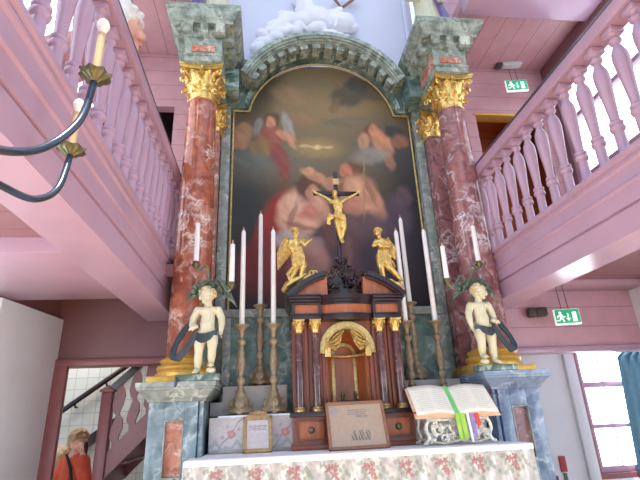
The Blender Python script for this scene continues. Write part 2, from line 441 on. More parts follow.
for s in (-1, 1):
    a, b = sorted((s*1.38, s*2.9))
    struct('ceiling', MB().box(a, b, 3.4, 4.25, 5.3, 5.4), m_pinkceil)
    struct('ceiling', MB().box(a, b, -3, 3.1, 5.3, 5.4), m_pinkceil)
    struct('trim_%d' % (9+s), MB().box(a, b, 3.105, 3.395, 5.2, 5.4, bev=.012), m_pink)
# altar-side wall of the gallery, with an opening on each side
def rear(s, o0, o1, top, x0=1.27):
    mb = MB(); X = lambda a, b, z0, z1: mb.box(s*a, s*b, 4.255, 4.36, z0, z1)
    X(x0, o0, 2.6, 5.4); X(o1, 3.0, 2.6, 5.4); X(o0, o1, top, 5.4)
    return mb
struct('wall_back', rear(-1, 1.60, 2.35, 4.60), m_pinkwall)
struct('wall_back', rear(1, 1.80, 2.62, 4.62), m_pinkwall)
struct('trim_11', MB().box(1.78, 2.64, 4.235, 4.38, 4.61, 4.64, bev=.006), m_ochre)
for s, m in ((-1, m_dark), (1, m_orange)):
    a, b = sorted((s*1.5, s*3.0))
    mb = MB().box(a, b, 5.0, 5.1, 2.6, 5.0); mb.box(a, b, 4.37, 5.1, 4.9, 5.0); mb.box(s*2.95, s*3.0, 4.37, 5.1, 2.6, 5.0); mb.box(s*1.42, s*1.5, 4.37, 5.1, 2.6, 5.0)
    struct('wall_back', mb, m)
    struct('floor', MB().box(a, b, 4.37, 5.1, 2.55, 2.62), m_floor)
# plaster wall above the altar and high nave ceiling
struct('wall_back', MB().box(-1.41, 1.41, 4.74, 4.84, 2.7, 8.2), m_lav)
struct('wall_back', MB().box(-3.0, -1.32, 4.26, 4.36, 5.4, 8.2), m_pinkwall)
struct('wall_back', MB().box(1.32, 3.0, 4.26, 4.36, 5.4, 8.2), m_pinkwall)
struct('trim_12', MB().lathe([(.03, 0), (.03, 2.6)], (1.3, 4.70, 5.4), 16), m_lav)
struct('ceiling', MB().box(-3.0, 3.0, 1.2, 5.1, 8.2, 8.3), m_lav)
for s in (-1, 1):   # upper gallery fronts
    a, b = sorted((s*1.38, s*1.5))
    struct('wall_left' if s < 0 else 'wall_right', MB().box(a, b, -3, 3.1, 5.41, 6.1), m_pink)

# stair room on the left
struct('wall_back', MB().box(-3.9, -1.0, 5.9, 6.0, 0, 2.6), m_tile)
struct('wall_left', MB().box(-3.8, -3.7, 4.42, 5.9, 0, 2.6), m_white)
struct('wall_right', MB().box(-1.1, -1.0, 4.45, 5.9, 0, 2.6), m_white)
struct('ceiling', MB().box(-3.8, -1.0, 4.42, 6.0, 2.6, 2.7), m_white)
st = thing('staircase', 'plum painted wooden staircase rising behind the left doorway', 'staircase', (-1.9, 4.9, 0))
# stringer line: z = 1.16 at x=-2.02 rising right
SL = 1.0
zs = lambda x: 1.165 + (x+2.02)*SL
mb = MB().prism([(-2.06, zs(-2.06)-.19), (-1.2, zs(-1.2)-.19), (-1.2, zs(-1.2)+.02), (-2.06, zs(-2.06)+.02)], 4.60, 4.65)
mb.build('stringer', m_stair, st)
mb = MB().prism([(-2.06, zs(-2.06)-.22), (-1.2, zs(-1.2)-.22), (-1.2, zs(-1.2)+.02), (-2.06, zs(-2.06)+.02)], 5.45, 5.5)
mb.build('stringer', m_stair, st)
for i in range(0, 5):
    x = -2.05+i*.19; z = zs(x)-.2
    if z < .05: continue
    MB().box(x-.02, x+.21, 4.655, 5.445, z+.16, z+.185, .004).build('tread', m_stair, st)
    MB().box(x-.02, x, 4.655, 5.445, z-.03, z+.16, .002).build('riser', m_stair, st)
NX = .045
mb = MB().box(-2.145+NX, -2.05+NX, 4.57, 4.665, 0, 1.70, .008); mb.box(-2.16+NX, -2.035+NX, 4.555, 4.68, 1.70, 1.725, .006); mb.fr((-2.15+NX,-2.045+NX,4.565,4.67), 1.725, (-2.11+NX,-2.085+NX,4.605,4.63), 1.76)
mb.build('newel_post', m_stair, st)
MB().prism([(-2.05, 1.66), (-1.2, 2.46), (-1.2, 2.54), (-2.05, 1.74)], 4.585, 4.645).build('handrail', m_ebony, st)
for i in range(6):
    x = -1.95+i*.135; z0 = zs(x)+.02; z1 = 1.66+(x+2.05)*.94
    w = .042; pts = [(-.5,0),(-.5,.08),(-1,.2),(-.9,.34),(-.35,.46),(-.3,.52),(-.7,.6),(-1,.74),(-.8,.86),(-.45,.95),(-.5,1)]
    poly = [(x+a*w*1.25, z0+(z1-z0)*t+a*w*SL) for a, t in pts]+[(x-a*w*1.25, z0+(z1-z0)*t-a*w*SL) for a, t in pts[::-1]]
    MB().prism(poly, 4.605, 4.63).build('baluster', m_stair, st)
hr = thing('handrail', 'dark wooden handrail fixed along the tiled stair wall', 'handrail', (-2.6, 5.8, 1.6))
a, b = at(62, 411, 5.8), at(140, 357, 5.8); MB().tube([a, a.lerp(b, .5), b], .03, 10).build('rail', m_ebony, hr)
for t in (.15, .55, .9):
    p = a.lerp(b, t); MB().tube([p, p+Vector((0, .05, -.05)), Vector((p.x, 5.91, p.z-.05))], .012, 8).build('bracket', m_ebony, hr)
a, b = at(58, 462, 5.86), at(118, 421, 5.86); e = (b-a)
mb = MB().prism([(a.x, a.z-.06), (b.x, b.z-.06), (b.x, b.z+.06), (a.x, a.z+.06)], 5.84, 5.895)
tag(mb.build('wall_string', m_ebony), 'dark sloping board along the foot of the tiled stair wall', 'board')

# curtain and small red notice on the right
def cur(u, v):
    top = 3.225+.36*u; z = .72+1.24*v; x = 3.25-.10*(1-v)+ (.30+.02*(1-v))*u
    if v < 1: x = (3.03+.11*v)*(1-u) + 3.50*u
    return Vector((x, 4.70+.018*math.sin(u*24)*(1-.3*v), z))
tag(MB().grid(cur, 40, 16).build('curtain', m_teal, solid=.006), 'teal curtain hanging at the side of the sunlit window', 'curtain')
p = at(563.5, 464, 4.72)
rs = thing('wall_notice', 'small red notice on the white wall beside the sunlit window', 'sign', (p.x, 4.735, p.z-.07))
MB().box(p.x-.033, p.x+.033, 4.722, 4.737, p.z-.07, p.z+.07, .003).build('plate', m_redsign, rs)
MB().box(p.x-.012, p.x+.02, 4.722, 4.737, p.z-.16, p.z-.08, .003).build('tag', m_frond, rs)
p = at(558, 474, 4.6)
fe = thing('fire_extinguisher', 'dark red cylinder standing behind the right marble pedestal', 'fire extinguisher', (p.x, 4.6, 0))
MB().lathe([(.07,0),(.075,.02),(.075,.62),(.06,.68),(.025,.72),(.025,.76)], (p.x-.03, 4.6, 0), 24).build('cylinder', m_redsign, fe)
MB().box(p.x-.05, p.x-.01, 4.58, 4.62, .76, .8, .006).build('valve', m_dplastic, fe)

# exit signs hung from the gallery ceilings
def exit_sign(px, Y, rz, w, h, ceil, label, housing):
    c = at(*px, Y); root = thing('exit_sign', label, 'exit sign', (c.x, Y, c.z-h/2))
    R = Matrix.Translation(c) @ Matrix.Rotation(rz, 4, 'Z')
    t = .012
    MB().box(-w/2, w/2, -t, t, -h/2, h/2, .004).xform(R).build('panel', m_exitw, root)
    g = MB().box(-w/2+.008, w/2-.004, -t-.002, t-.001, -h/2+.014, h/2-.004, .002).xform(R).build('green_face', m_exit, root)
    y0, y1 = -t-.005, -t-.001
    S = h/.15
    def P(pts): return [(a*S, b*S) for a, b in pts]
    m = MB()   # running man
    m.prism(P([(-.062+.013*math.cos(i*PI/6), .040+.013*math.sin(i*PI/6)) for i in range(12)]), y0, y1)
    m.prism(P([(-.072,.022),(-.048,.026),(-.040,.006),(-.052,-.014),(-.068,-.010)]), y0, y1)
    m.prism(P([(-.070,.022),(-.092,.012),(-.096,-.008),(-.088,-.010),(-.083,.004),(-.066,.010)]), y0, y1)
    m.prism(P([(-.050,.024),(-.034,.004),(-.018,.006),(-.018,-.002),(-.037,-.006),(-.054,.012)]), y0, y1)
    m.prism(P([(-.056,-.008),(-.040,-.016),(-.030,-.046),(-.040,-.052),(-.050,-.026),(-.062,-.014)]), y0, y1)
    m.prism(P([(-.068,-.008),(-.078,-.026),(-.102,-.028),(-.102,-.038),(-.074,-.036),(-.058,-.014)]), y0, y1)
    m.xform(R).build('running_figure', m_exitw, root, smooth=0)
    m = MB().prism(P([(.000,.035),(.012,.035),(.012,-.012),(.026,-.012),(.006,-.04),(-.014,-.012),(.000,-.012)]), y0, y1)
    m.xform(R).build('down_arrow', m_exitw, root, smooth=0)
    MB().prism(P([(.045,.044),(.083,.044),(.083,-.046),(.045,-.046)]), y0, y1).xform(R).build('door_symbol', m_exitw, root, smooth=0)
    top = c.z+h/2
    for dx in (-.15*w, .12*w):
        q = R @ Vector((dx, 0, 0)); MB().tube([(q.x, q.y, top-.005), (q.x-.01, q.y, ceil+.004)], .0035, 6).build('wire', m_dplastic, root)
    hp, hl = housing(c)
    T_ = Matrix.Translation(hp) @ Matrix.Rotation(rz, 4, 'Z')
    MB().box(-hl, hl, -.045, .045, -.04, .04, .012).xform(T_).build('lamp_housing', m_plastic if hl > .08 else m_dplastic, root)
    MB().box(-hl-.075, -hl-.001, -.048, .048, -.043, .043, .014).xform(T_).build('end_cap', m_dplastic, root)
    return root
exit_sign((567, 317), 3.95, math.radians(-14), .225, .145, 2.48, 'green exit sign hanging under the gallery above the sunlit window', lambda c: (at(541, 312, 4.13), .05))
exit_sign((516.5, 86), 4.05, math.radians(-8), .246, .155, at(511, 70, 4.05).z, 'green exit sign hanging in the upper gallery below a lamp housing', lambda c: (at(511, 64, 4.16), .115))

# ------------------------------------------------------------------ gallery balustrades
BAL = [(r_*.80, z_) for r_, z_ in [(.043,0),(.043,.012),(.037,.02),(.035,.155),(.046,.165),(.051,.18),(.046,.193),(.038,.198),(.046,.205),(.047,.217),(.033,.228),(.032,.255),(.040,.36),(.050,.46),(.055,.53),(.051,.575),(.034,.61),(.026,.63),(.026,.64),(.04,.65),(.044,.662),(.04,.672),(.028,.68),(.032,.688),(.052,.70),(.052,.705)]]
def balustrade(X, ys, label, y0, y1):
    root = thing('balustrade', label, 'balustrade', (X, (y0+y1)/2, 2.70))
    rb = MB(); rb.prism([(X-.06,3.445),(X+.06,3.445),(X+.066,3.455),(X+.066,3.53),(X-.066,3.53),(X-.066,3.455)], y0, y1)
    rb.build('handrail', m_pink, root)
    MB().prism([(X-.07,3.53),(X+.07,3.53),(X+.06,3.562),(X-.06,3.562)], y0, y1).build('rail_cap', m_rail, root)
    proto = None
    for y in ys:
        if proto is None:
            b = MB().lathe(BAL, (X, y, 2.702), 20); b.box(X-.043, X+.043, y-.043, y+.043, 3.403, 3.444, .006)
            proto = b.build('baluster', m_pink, root); p0 = y
        else:
            c = proto.copy(); COL.objects.link(c); c.parent = root; c.location = (0, y-p0, 0)
    return root
balustrade(-1.46, [1.42+.160*i for i in range(-6, 17)], 'pink balustrade of turned balusters along the gallery beside the brass chandelier', -.6, 4.24)
balustrade(1.385, [3.66-.163*i for i in range(0, 24)][::-1]+[3.82, 3.98], 'pink balustrade of turned balusters along the gallery facing the exit signs', -.6, 4.24)
# ------------------------------------------------------------------ altar architecture
struct('wall_back', MB().box(-1.26, 1.26, 4.26, 4.5, 0, 5.05), m_dkgreen)
mb = MB(); mb.box(-1.6, 1.6, 2.75, 4.2, 0, .17, .01); struct('floor', mb, m_grey)

def leafstrip(mb, p, d, h, w, curl, t=.004):
    # acanthus leaf: rises from p, curls outwards along d
    up = Vector((0,0,1)); d = Vector(d).normalized(); side = up.cross(d)
    path = [p, p+up*h*.45+d*curl*.12, p+up*h*.82+d*curl*.45, p+up*h+d*curl*.85, p+up*h*.93+d*curl*1.15, p+up*h*.8+d*curl*1.1]
    mb.ribbon(path, [w*.8, w*1.1, w, w*.8, w*.5, w*.15], side, t)
def capital(mb, cx, cy, z0, h, r, half, n=8, fine=True):
    mb.lathe([(r*1.02,0),(r*1.1,h*.03),(r*1.02,h*.06),(r*.74,h*.1),(r*.74,h*.5),(r*.84,h*.75),(r*1.1,h*.87)], (cx,cy,z0), 20)
    for zz, hh, cu, off, wd in ((.06,.42,.62,0,.30),(.10,.66,.78,.5,.30),(.5,.36,.62,0,.17)):
        for i in range(n):
            a = 2*PI*(i+off)/n; d = Vector((math.cos(a), math.sin(a), 0)); sd = Vector((-d.y, d.x, 0))
            b0 = Vector((cx,cy,z0+h*zz))+d*r*.84
            leafstrip(mb, b0, d, h*hh, r*wd, r*cu, r*.10)
            if fine:
                for sg in (-1, 1):
                    for q in (.45, .75): mb.ribbon([b0+Vector((0,0,h*hh*q))+d*r*cu*.3, b0+Vector((0,0,h*hh*(q+.06)))+d*r*(cu*.4+.06)+sd*sg*r*wd*1.0, b0+Vector((0,0,h*hh*(q+.0)))+d*r*(cu*.4+.14)+sd*sg*r*wd*1.35], [r*.07, r*.07, r*.015], (0,0,1), r*.04)
    for sx in (-1, 1):
        for sy in (-1, 1):
            d = Vector((sx, sy, 0)).normalized(); b = Vector((cx, cy, z0))
            mb.tube([b+d*r*1.0+Vector((0,0,h*.5)), b+d*r*1.2+Vector((0,0,h*.72)), b+d*half*1.15+Vector((0,0,h*.82))], [r*.06, r*.09, r*.11], 6)
            c = b+d*(half*1.2)+Vector((0,0,h*.74)); q = Vector((-d.y, d.x, 0))
            pts = [c+(d*math.cos(t)+Vector((0,0,1))*math.sin(t))*(r*.26*(1-t/11)) for t in [PI*.5-k*.5 for k in range(0, 14)]] if False else [c+(d*math.cos(PI*.5-k*.55)+Vector((0,0,1))*math.sin(PI*.5-k*.55))*(r*.25*(1-k/15)) for k in range(13)]
            mb.tube(pts, r*.085, 6)
    for k in range(4):
        a = PI/2*k; d = Vector((math.cos(a), math.sin(a), 0)); mb.ell(Vector((cx,cy,z0+h*.92))+d*half*.86, (r*.2,r*.2,r*.2), sub=1)
        c2 = Vector((cx,cy,z0+h*.66))+d*r*1.15
        for sg in (-1, 1):
            q = Vector((-d.y,d.x,0))*sg; mb.tube([c2-Vector((0,0,h*.12)), c2+q*r*.22, c2+q*r*.3+Vector((0,0,h*.1)), c2+q*r*.16+Vector((0,0,h*.14))], r*.06, 6)
    # concave abacus
    m = 10; out = []
    for k in range(4):
        a = PI/2*k; R = Matrix.Rotation(a, 2)
        for i in range(m):
            u = -1+2*i/m; p = R @ Vector((half*u, -half*(.80+.2*u*u)))
            out.append((cx+p.x, cy+p.y))
    mb.prism(out, z0+h*.88, z0+h*.94, 'xy'); mb.prism([(cx+(a-cx)*1.05, cy+(b-cy)*1.05) for a, b in out], z0+h*.945, z0+h, 'xy')
    return mb
def hexnut(): pass

for s, side in ((-1, 'L'), (1, 'R')):
    where = 'beside the staircase door' if s < 0 else 'beside the sunlit window'
    X = lambda a, b: tuple(sorted((s*a, s*b)))
    # pedestal
    ped = thing('pedestal', 'blue-grey marble pedestal ' + where + ', under a red column', 'pedestal', (s*1.235, 3.72, .171), None)
    mb = MB(); a, b = X(1.075, 1.40)
    i0, i1 = X(1.163, 1.292)
    mb.box(a, i0, 3.40, 3.98, .172, 1.55, .004); mb.box(i1, b, 3.40, 3.98, .172, 1.55, .004)
    mb.box(i0, i1, 3.40, 3.98, 1.43, 1.55, .003); mb.box(i0, i1, 3.40, 3.98, .172, 1.08, .003)
    mb.box(a, b, 3.45, 3.98, .172, 1.545)
    a2, b2 = X(1.04, 1.068); mb.box(a2, b2, 3.415, 3.98, .172, 1.55, .004)
    a2, b2 = X(1.066, 1.076); mb.box(a2, b2, 3.44, 3.98, .172, 1.55)
    mb.build('body', m_blue if s < 0 else m_blue2, ped)
    mb = MB()
    for q0, q1, z0, z1 in ((1.163,1.172,1.08,1.43),(1.283,1.292,1.08,1.43)):
        a2, b2 = X(q0, q1); mb.box(a2, b2, 3.396, 3.45, z0, z1, .003)
    a2, b2 = X(1.163, 1.292); mb.box(a2, b2, 3.396, 3.45, 1.423, 1.432, .003); mb.box(a2, b2, 3.396, 3.45, 1.078, 1.087, .003)
    mb.build('inlay_border', m_grey, ped)
    MB().box(i0+.009, i1-.009, 3.43, 3.46, 1.085, 1.425).build('inlay_panel', m_inlay if s < 0 else m_inlay2, ped)
    mb = MB(); a, b = X(1.03, 1.44)
    def fx(o0, z0, o1, z1, yo=0):
        a0, b0 = X(1.04-o0*.8, 1.40+o0*.75); a1, b1 = X(1.04-o1*.8, 1.40+o1*.75)
        mb.fr((a0, b0, 3.40-o0*.75, 3.98), z0, (a1, b1, 3.40-o1*.75, 3.98), z1)
    fx(.012, 1.55, .02, 1.565); fx(.02, 1.565, .09, 1.625); fx(.1, 1.626, .1, 1.642); fx(.105, 1.643, .11, 1.675)
    mb.build('cornice', m_grey if s < 0 else m_blue2, ped)
    # column
    cx, cy = s*1.21, 3.66
    col = thing('column', ('red' if s < 0 else 'red') + ' veined marble column with gilded capital ' + where, 'column', (cx, cy, 1.676))
    MB().box(cx-.235, cx+.235, cy-.215, cy+.2, 1.676, 1.725, .004).build('plinth', m_ochre, col)
    MB().lathe([(.222,.05),(.222,.075),(.2,.08),(.198,.09),(.212,.1),(.216,.115),(.208,.13),(.186,.138),(.182,.15),(.192,.158),(.195,.168),(.188,.178),(.165,.184),(.16,.195)], (cx,cy,1.676), 40).build('base', m_ochre, col)
    MB().lathe([(.160,0),(.155,.02),(.156,.3),(.153,.75),(.146,1.3),(.137,1.8),(.127,2.23),(.125,2.28),(.132,2.288),(.132,2.304)], (cx,cy,1.868), 48).build('shaft', m_red if s < 0 else m_plum, col)
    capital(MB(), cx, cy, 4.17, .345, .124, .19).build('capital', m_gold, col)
    # pilaster behind
    pil = thing('pilaster', 'flat marble pilaster behind the red column ' + where, 'pilaster', (s*1.15, 4.05, 1.676))
    a, b = X(1.078, 1.27)
    MB().box(a, b, 3.97, 4.24, 1.77, 4.12, .004).build('shaft', m_red if s < 0 else m_plum, pil)
    mb = MB(); a2, b2 = X(1.03, 1.30); mb.box(a2, b2, 3.93, 4.24, 1.676, 1.72, .004); a2, b2 = X(1.05, 1.285); mb.box(a2, b2, 3.945, 4.24, 1.72, 1.75, .01); mb.box(a+.0, b+.0, 3.955, 4.24, 1.75, 1.77, .004)
    mb.build('base', m_ochre, pil)
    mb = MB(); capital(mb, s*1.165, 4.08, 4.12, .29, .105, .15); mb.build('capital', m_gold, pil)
    # jamb strip of the retable
    jm = MB(); a, b = X(.985, 1.074); jm.box(a, b, 4.11, 4.255, 1.66, 4.53, .004)
    tag(jm.build('door_jamb' if False else 'jamb', m_grey), 'narrow grey marble upright edging the painting ' + where, 'jamb')
    # entablature block above the column
    ent = thing('entablature', 'grey-green marble entablature block above the column ' + where, 'entablature', (s*1.2, 3.8, 4.485))
    a, b = X(1.03, 1.365); mb = MB()
    mb.box(a, b, 3.45, 4.25, 4.516, 4.60, .004); mb.box(a, b, 3.46, 4.25, 4.60, 4.80, .003)
    a2, b2 = X(1.02, 1.375); mb.box(a2, b2, 3.44, 4.25, 4.575, 4.597, .004)
    mb.build('frieze', m_green, ent)
    i0, i1 = X(1.09, 1.305); MB().box(i0, i1, 3.447, 3.47, 4.625, 4.70, .004).build('inlay_panel', m_inlay, ent)
    if s > 0:
        MB().box(1.024, 1.035, 3.47, 4.1, 4.61, 4.75, .003).build('inlay_panel', m_inlay, ent)
    mb = MB()
    def cf(o0, z0, o1, z1):
        a0, b0 = X(1.03-o0, 1.365+o0); a1, b1 = X(1.03-o1, 1.365+o1)
        mb.fr((a0, b0, 3.45-o0*.8, 4.25), z0, (a1, b1, 3.45-o1*.8, 4.25), z1)
    cf(.0, 4.80, .03, 4.83); cf(.03, 4.8301, .035, 4.89); cf(.105, 4.8902, .11, 4.93); cf(.115, 4.9301, .125, 4.94); cf(.13, 4.9402, .165, 5.0); cf(.17, 5.0, .175, 5.04); cf(.178, 5.04, .178, 5.065)
    mb.build('cornice', m_green, ent)
    proto = None
    for q0, q1 in ((1.0, 1.085), (1.155, 1.222), (1.292, 1.40)):
        qa, qb = X(q0, q1)
        MB().fr((qa, qb, 3.385, 3.45), 4.805, (qa, qb, 3.362, 3.45), 4.889).build('modillion', m_green, ent)
    for i in range(4):
        y = 3.50+i*.155
        qa, qb = X(.945, 1.03); xa, xb = X(.925, 1.03)
        MB().fr((qa, qb, y, y+.08), 4.805, (xa, xb, y, y+.08), 4.889).build('modillion', m_green, ent)

# retable base between the pedestals
rt = thing('retable_base', 'dark green marble panel with pale rails below the large painting', 'panel', (0, 4.1, 1.0))
MB().box(-.985, .985, 4.02, 4.255, .9, 2.305).build('slab', m_dkgreen, rt)
MB().box(-.985, .985, 3.985, 4.255, 2.24, 2.312, .006).build('top_rail', m_grey, rt)
for s in (-1, 1):
    a, b = sorted((s*.985, s*.915)); MB().box(a, b, 3.995, 4.1, 1.66, 2.239, .005).build('side_rail', m_grey, rt)

# arch over the painting
CZ = 4.42
ar = thing('arch', 'grey-green marble arch with block modillions over the large painting', 'arch', (0, 4.15, 4.53))
A0 = math.radians(23); A1 = PI-A0
mb = MB()
mb.arc(0, CZ, .905, .955, 3.87, 4.25, A0, A1, 56); mb.arc(0, CZ, .88, .906, 3.885, 4.25, A0, A1, 56); mb.arc(0, CZ, .862, .881, 3.91, 4.25, A0, A1, 56); mb.arc(0, CZ, .85, .863, 3.935, 4.25, A0, A1, 56)
mb.build('cornice_ring', m_green, ar)
mb = MB(); mb.arc(0, CZ, .815, .852, 4.10, 4.25, math.radians(8), PI-math.radians(8), 56); mb.arc(0, CZ, .83, .85, 4.075, 4.1, math.radians(8), PI-math.radians(8), 56)
mb.build('fascia_ring', m_dkgreen, ar)
NM = 14
for i in range(NM):
    a = A0+.075+(A1-A0-.15)*i/(NM-1)
    MB().arc(0, CZ, .792, .852, 3.945, 4.098, a-.052, a+.052, 3).build('modillion', m_green, ar)
for s in (-1, 1):
    a_, b_ = sorted((s*.895, s*1.029)); MB().box(a_, b_, 3.86, 4.25, 4.53, 4.80, .004).build('impost', m_dkgreen, ar)
for s in (-1, 1):   # spandrels beside the arch springing
    aa = [math.radians(7.2)+(math.radians(66)-math.radians(7.2))*i/16 for i in range(17)]
    poly = [(s*.82*math.cos(t), CZ+.82*math.sin(t)) for t in aa]
    poly = [(s*1.03, 4.525), (s*1.03, 5.17), (s*.36, 5.17)] + poly[::-1]
    MB().prism(poly, 4.13, 4.25).build('spandrel', m_dkgreen, ar)

# painting ------------------------------------------------------------------
pt = thing('painting', 'large dark altar painting with arched top, pale figures and a golden sky', 'painting', (0, 4.22, 2.32))
def outline(z):
    if z <= 4.52: return .965
    h = z-4.39; return math.sqrt(max(0, .805**2-h*h)) if h < .805 else 0
def ppx(px, py): p = at(px, py, 4.21); return p.x, p.z
BL = []
def blob(px, py, rx, ry, rot, col, a=1, soft=.35):
    x, z = ppx(px, py); e = ppx(px+1, py); k = e[0]-x; kz = z-ppx(px, py+1)[1]
    BL.append((x, z, rx*k, ry*kz, math.radians(-rot), s2l(tuple(c/255 for c in col)), a, soft))
bg = [(320,110,75,60,0,(150,126,88),.9,1.1),(335,95,40,40,0,(146,124,88),.8,1),(300,145,60,22,0,(128,116,90),.7,1),(330,75,60,18,0,(104,94,70),.7,1),(262,90,14,30,20,(66,62,56),.8,.8),
 (245,200,22,60,0,(58,64,66),.8,.9),(258,160,34,18,-15,(104,106,100),.7,.9),(395,150,40,26,10,(92,92,92),.7,.9),(420,230,26,80,0,(48,50,60),.85,.8),(412,275,34,58,0,(30,32,40),.95,.7),(385,245,22,30,0,(58,52,64),.7,.8),
 (240,285,24,40,0,(46,44,46),.9,.8),(310,290,80,26,0,(80,62,66),.8,.9),(350,250,50,50,0,(104,86,88),.7,.9),(300,165,40,16,0,(122,118,100),.6,1)]
fig = [ # clouds and upper groups (generic drifting figures)
 (348,95,17,11,-20,(70,66,58),.8,.5),(358,84,12,7,10,(60,60,54),.8,.5),(337,83,6,6,0,(108,86,66),.7,.5),(370,92,16,8,20,(74,74,64),.7,.6),(345,122,24,5,-5,(104,98,80),.7,.6),(335,105,5,9,25,(110,84,62),.6,.5),
 (290,95,18,8,20,(142,112,82),.5,.8),(302,118,14,5,10,(146,110,84),.45,.8),
 (244,131,9,9,0,(150,112,84),.8,.4),(240,141,10,8,20,(158,118,88),.7,.5),(272,120,8,8,0,(92,66,52),.9,.4),(271,122,5,6,0,(184,134,102),.9,.4),(288,126,5,15,-14,(150,148,142),.75,.5),(258,126,4,9,12,(134,134,130),.6,.5),
 (270,138,12,12,15,(142,82,72),.9,.4),(286,136,11,4,32,(186,132,100),.9,.4),(292,143,3,7,-25,(186,134,104),.8,.4),(262,148,12,10,30,(126,104,64),.8,.5),(280,158,8,16,-22,(134,66,66),.85,.5),(284,175,5,10,-10,(124,66,62),.6,.5),(255,160,22,8,12,(96,100,98),.6,.6),
 (371,131,7,8,0,(110,78,56),.9,.4),(374,130,5,6,0,(176,122,92),.9,.4),(382,142,9,14,-25,(186,130,98),.95,.4),(364,141,6,8,10,(176,134,100),.8,.45),(389,158,5,12,-12,(160,112,88),.75,.45),(394,132,10,6,25,(62,60,60),.8,.5),(400,141,8,7,0,(150,104,80),.7,.5),(372,155,18,8,-12,(140,136,128),.7,.7),
 # pale bird of light
 (317,147,4,2,0,(232,214,160),.9,.5),(308,146,8,1.4,4,(206,182,130),.8,.5),(326,147,8,1.4,-4,(206,182,130),.8,.5),(317,148,22,9,0,(170,144,92),.5,1),
 # two bathing figures, loosely brushed
 (276,222,16,34,22,(150,52,48),.9,.5),(262,262,22,30,20,(118,48,48),.85,.6),(285,262,24,34,10,(112,52,54),.6,.7),
 (298,214,21,26,5,(190,146,122),.95,.35),(290,204,11,10,0,(198,152,126),.9,.45),(320,208,10,16,-10,(184,138,116),.9,.4),(300,219,20,6,18,(206,158,132),.9,.4),(309,212,16,5,-20,(200,140,118),.8,.5),
 (308,188,12,13,0,(92,64,52),.95,.4),(313,193,7,9,10,(174,124,100),.95,.4),(300,199,4,9,20,(84,58,50),.8,.5),(309,212,10,8,0,(176,96,86),.5,.6),
 (292,241,18,11,10,(168,160,158),.85,.5),(312,246,13,9,-10,(160,150,150),.7,.5),(316,258,14,20,-15,(164,118,106),.85,.5),(300,268,12,18,8,(142,92,88),.6,.6),(330,282,12,14,-30,(130,84,84),.6,.6),
 (316,176,17,5,28,(176,128,98),.95,.4),(309,171,6,4,0,(186,138,106),.95,.4),(333,184,10,7,10,(176,126,100),.9,.5),
 (354,172,10,9,0,(104,72,54),.95,.4),(346,171,6,8,-15,(180,114,90),.95,.4),(348,179,5,5,0,(92,62,50),.7,.5),(358,194,20,20,-10,(182,134,106),.95,.4),(374,202,9,20,-22,(178,128,104),.95,.4),(362,208,16,7,-8,(184,134,110),.85,.5),(350,205,12,7,10,(176,110,96),.6,.6),
 (350,230,28,16,-20,(104,80,76),.85,.6),(372,228,16,16,0,(96,76,80),.8,.6),(352,262,20,28,0,(88,62,66),.8,.7),(347,258,6,22,8,(122,86,78),.7,.5),(376,262,18,26,0,(66,54,64),.8,.7),(336,214,4,22,-6,(92,62,56),.75,.6),(340,190,3,9,20,(100,66,54),.7,.6),(327,236,5,14,-10,(104,70,64),.7,.6),(296,203,8,9,10,(214,174,148),.6,.7),(356,187,8,9,0,(204,156,126),.55,.7),(317,200,6,9,-20,(206,162,138),.5,.7),(292,216,3,12,20,(128,84,72),.6,.6),(300,226,16,2.5,16,(132,84,72),.6,.6),(370,190,3,14,-20,(120,82,68),.6,.6),
 (404,196,8,10,0,(104,84,88),.6,.6),(398,215,14,20,0,(92,76,90),.6,.7),(364,185,1,34,4,(150,122,84),.8,.4)]
for b in bg: blob(*b[:4], b[4], b[5], b[6], b[7])
for b in fig: blob(*b[:4], b[4], tuple(min(255, c*1.10+4) for c in b[5]), b[6], b[7]*.62)
BASE = s2l((66/255, 62/255, 54/255))
def canvas(co):
    c = list(BASE); x, z = co.x, co.z
    wx = x+.006*math.sin(z*37+math.sin(x*23)*1.5); wz = z+.006*math.sin(x*41+math.sin(z*29)*1.7)
    for bx, bz, rx, rz, ro, col, a, soft in BL:
        dx, dz = wx-bx, wz-bz
        u = (dx*math.cos(ro)+dz*math.sin(ro))/rx; v = (-dx*math.sin(ro)+dz*math.cos(ro))/rz
        d = math.sqrt(u*u+v*v)
        if d > 1+soft: continue
        t = 1 if d < 1-soft else (1+soft-d)/(2*soft); t = t*t*(3-2*t)*a
        sh = 1+(.13*math.sin(u*4+v*2.5)*(1-.5*abs(v)) if soft < .5 else 0)
        for k in range(3): c[k] = c[k]*(1-t)+col[k]*sh*t
    return c
def cv(u, v):
    z = 2.32+(5.185-2.32)*v; w = outline(z); return Vector(((2*u-1)*w, 4.215, z))
cvb = MB().grid(cv, 170, 300)
cvb.build('canvas', m_paint, pt, paint=canvas)
bk = MB().box(-.965, .965, 4.225, 4.25, 2.33, 4.52); bk.build('backing', m_dark, pt)
fr = MB()
pth = [(-.965,2.33),(-.965,4.525),(-.80,4.525)]
aa0 = math.asin((4.525-4.39)/.81)
pth += [(.81*math.cos(PI-aa0-(PI-2*aa0)*i/40), 4.39+.81*math.sin(PI-aa0-(PI-2*aa0)*i/40)) for i in range(41)]
pth += [(.965,4.525),(.965,2.33)]
for (x0,z0),(x1,z1) in zip(pth, pth[1:]):
    fr.cap((x0, 4.195, z0), (x1, 4.195, z1), .012, .012, 8)
fr.box(-.975, .975, 4.18, 4.21, 2.318, 2.342, .004)
fr.build('gilt_frame', m_goldp, pt)

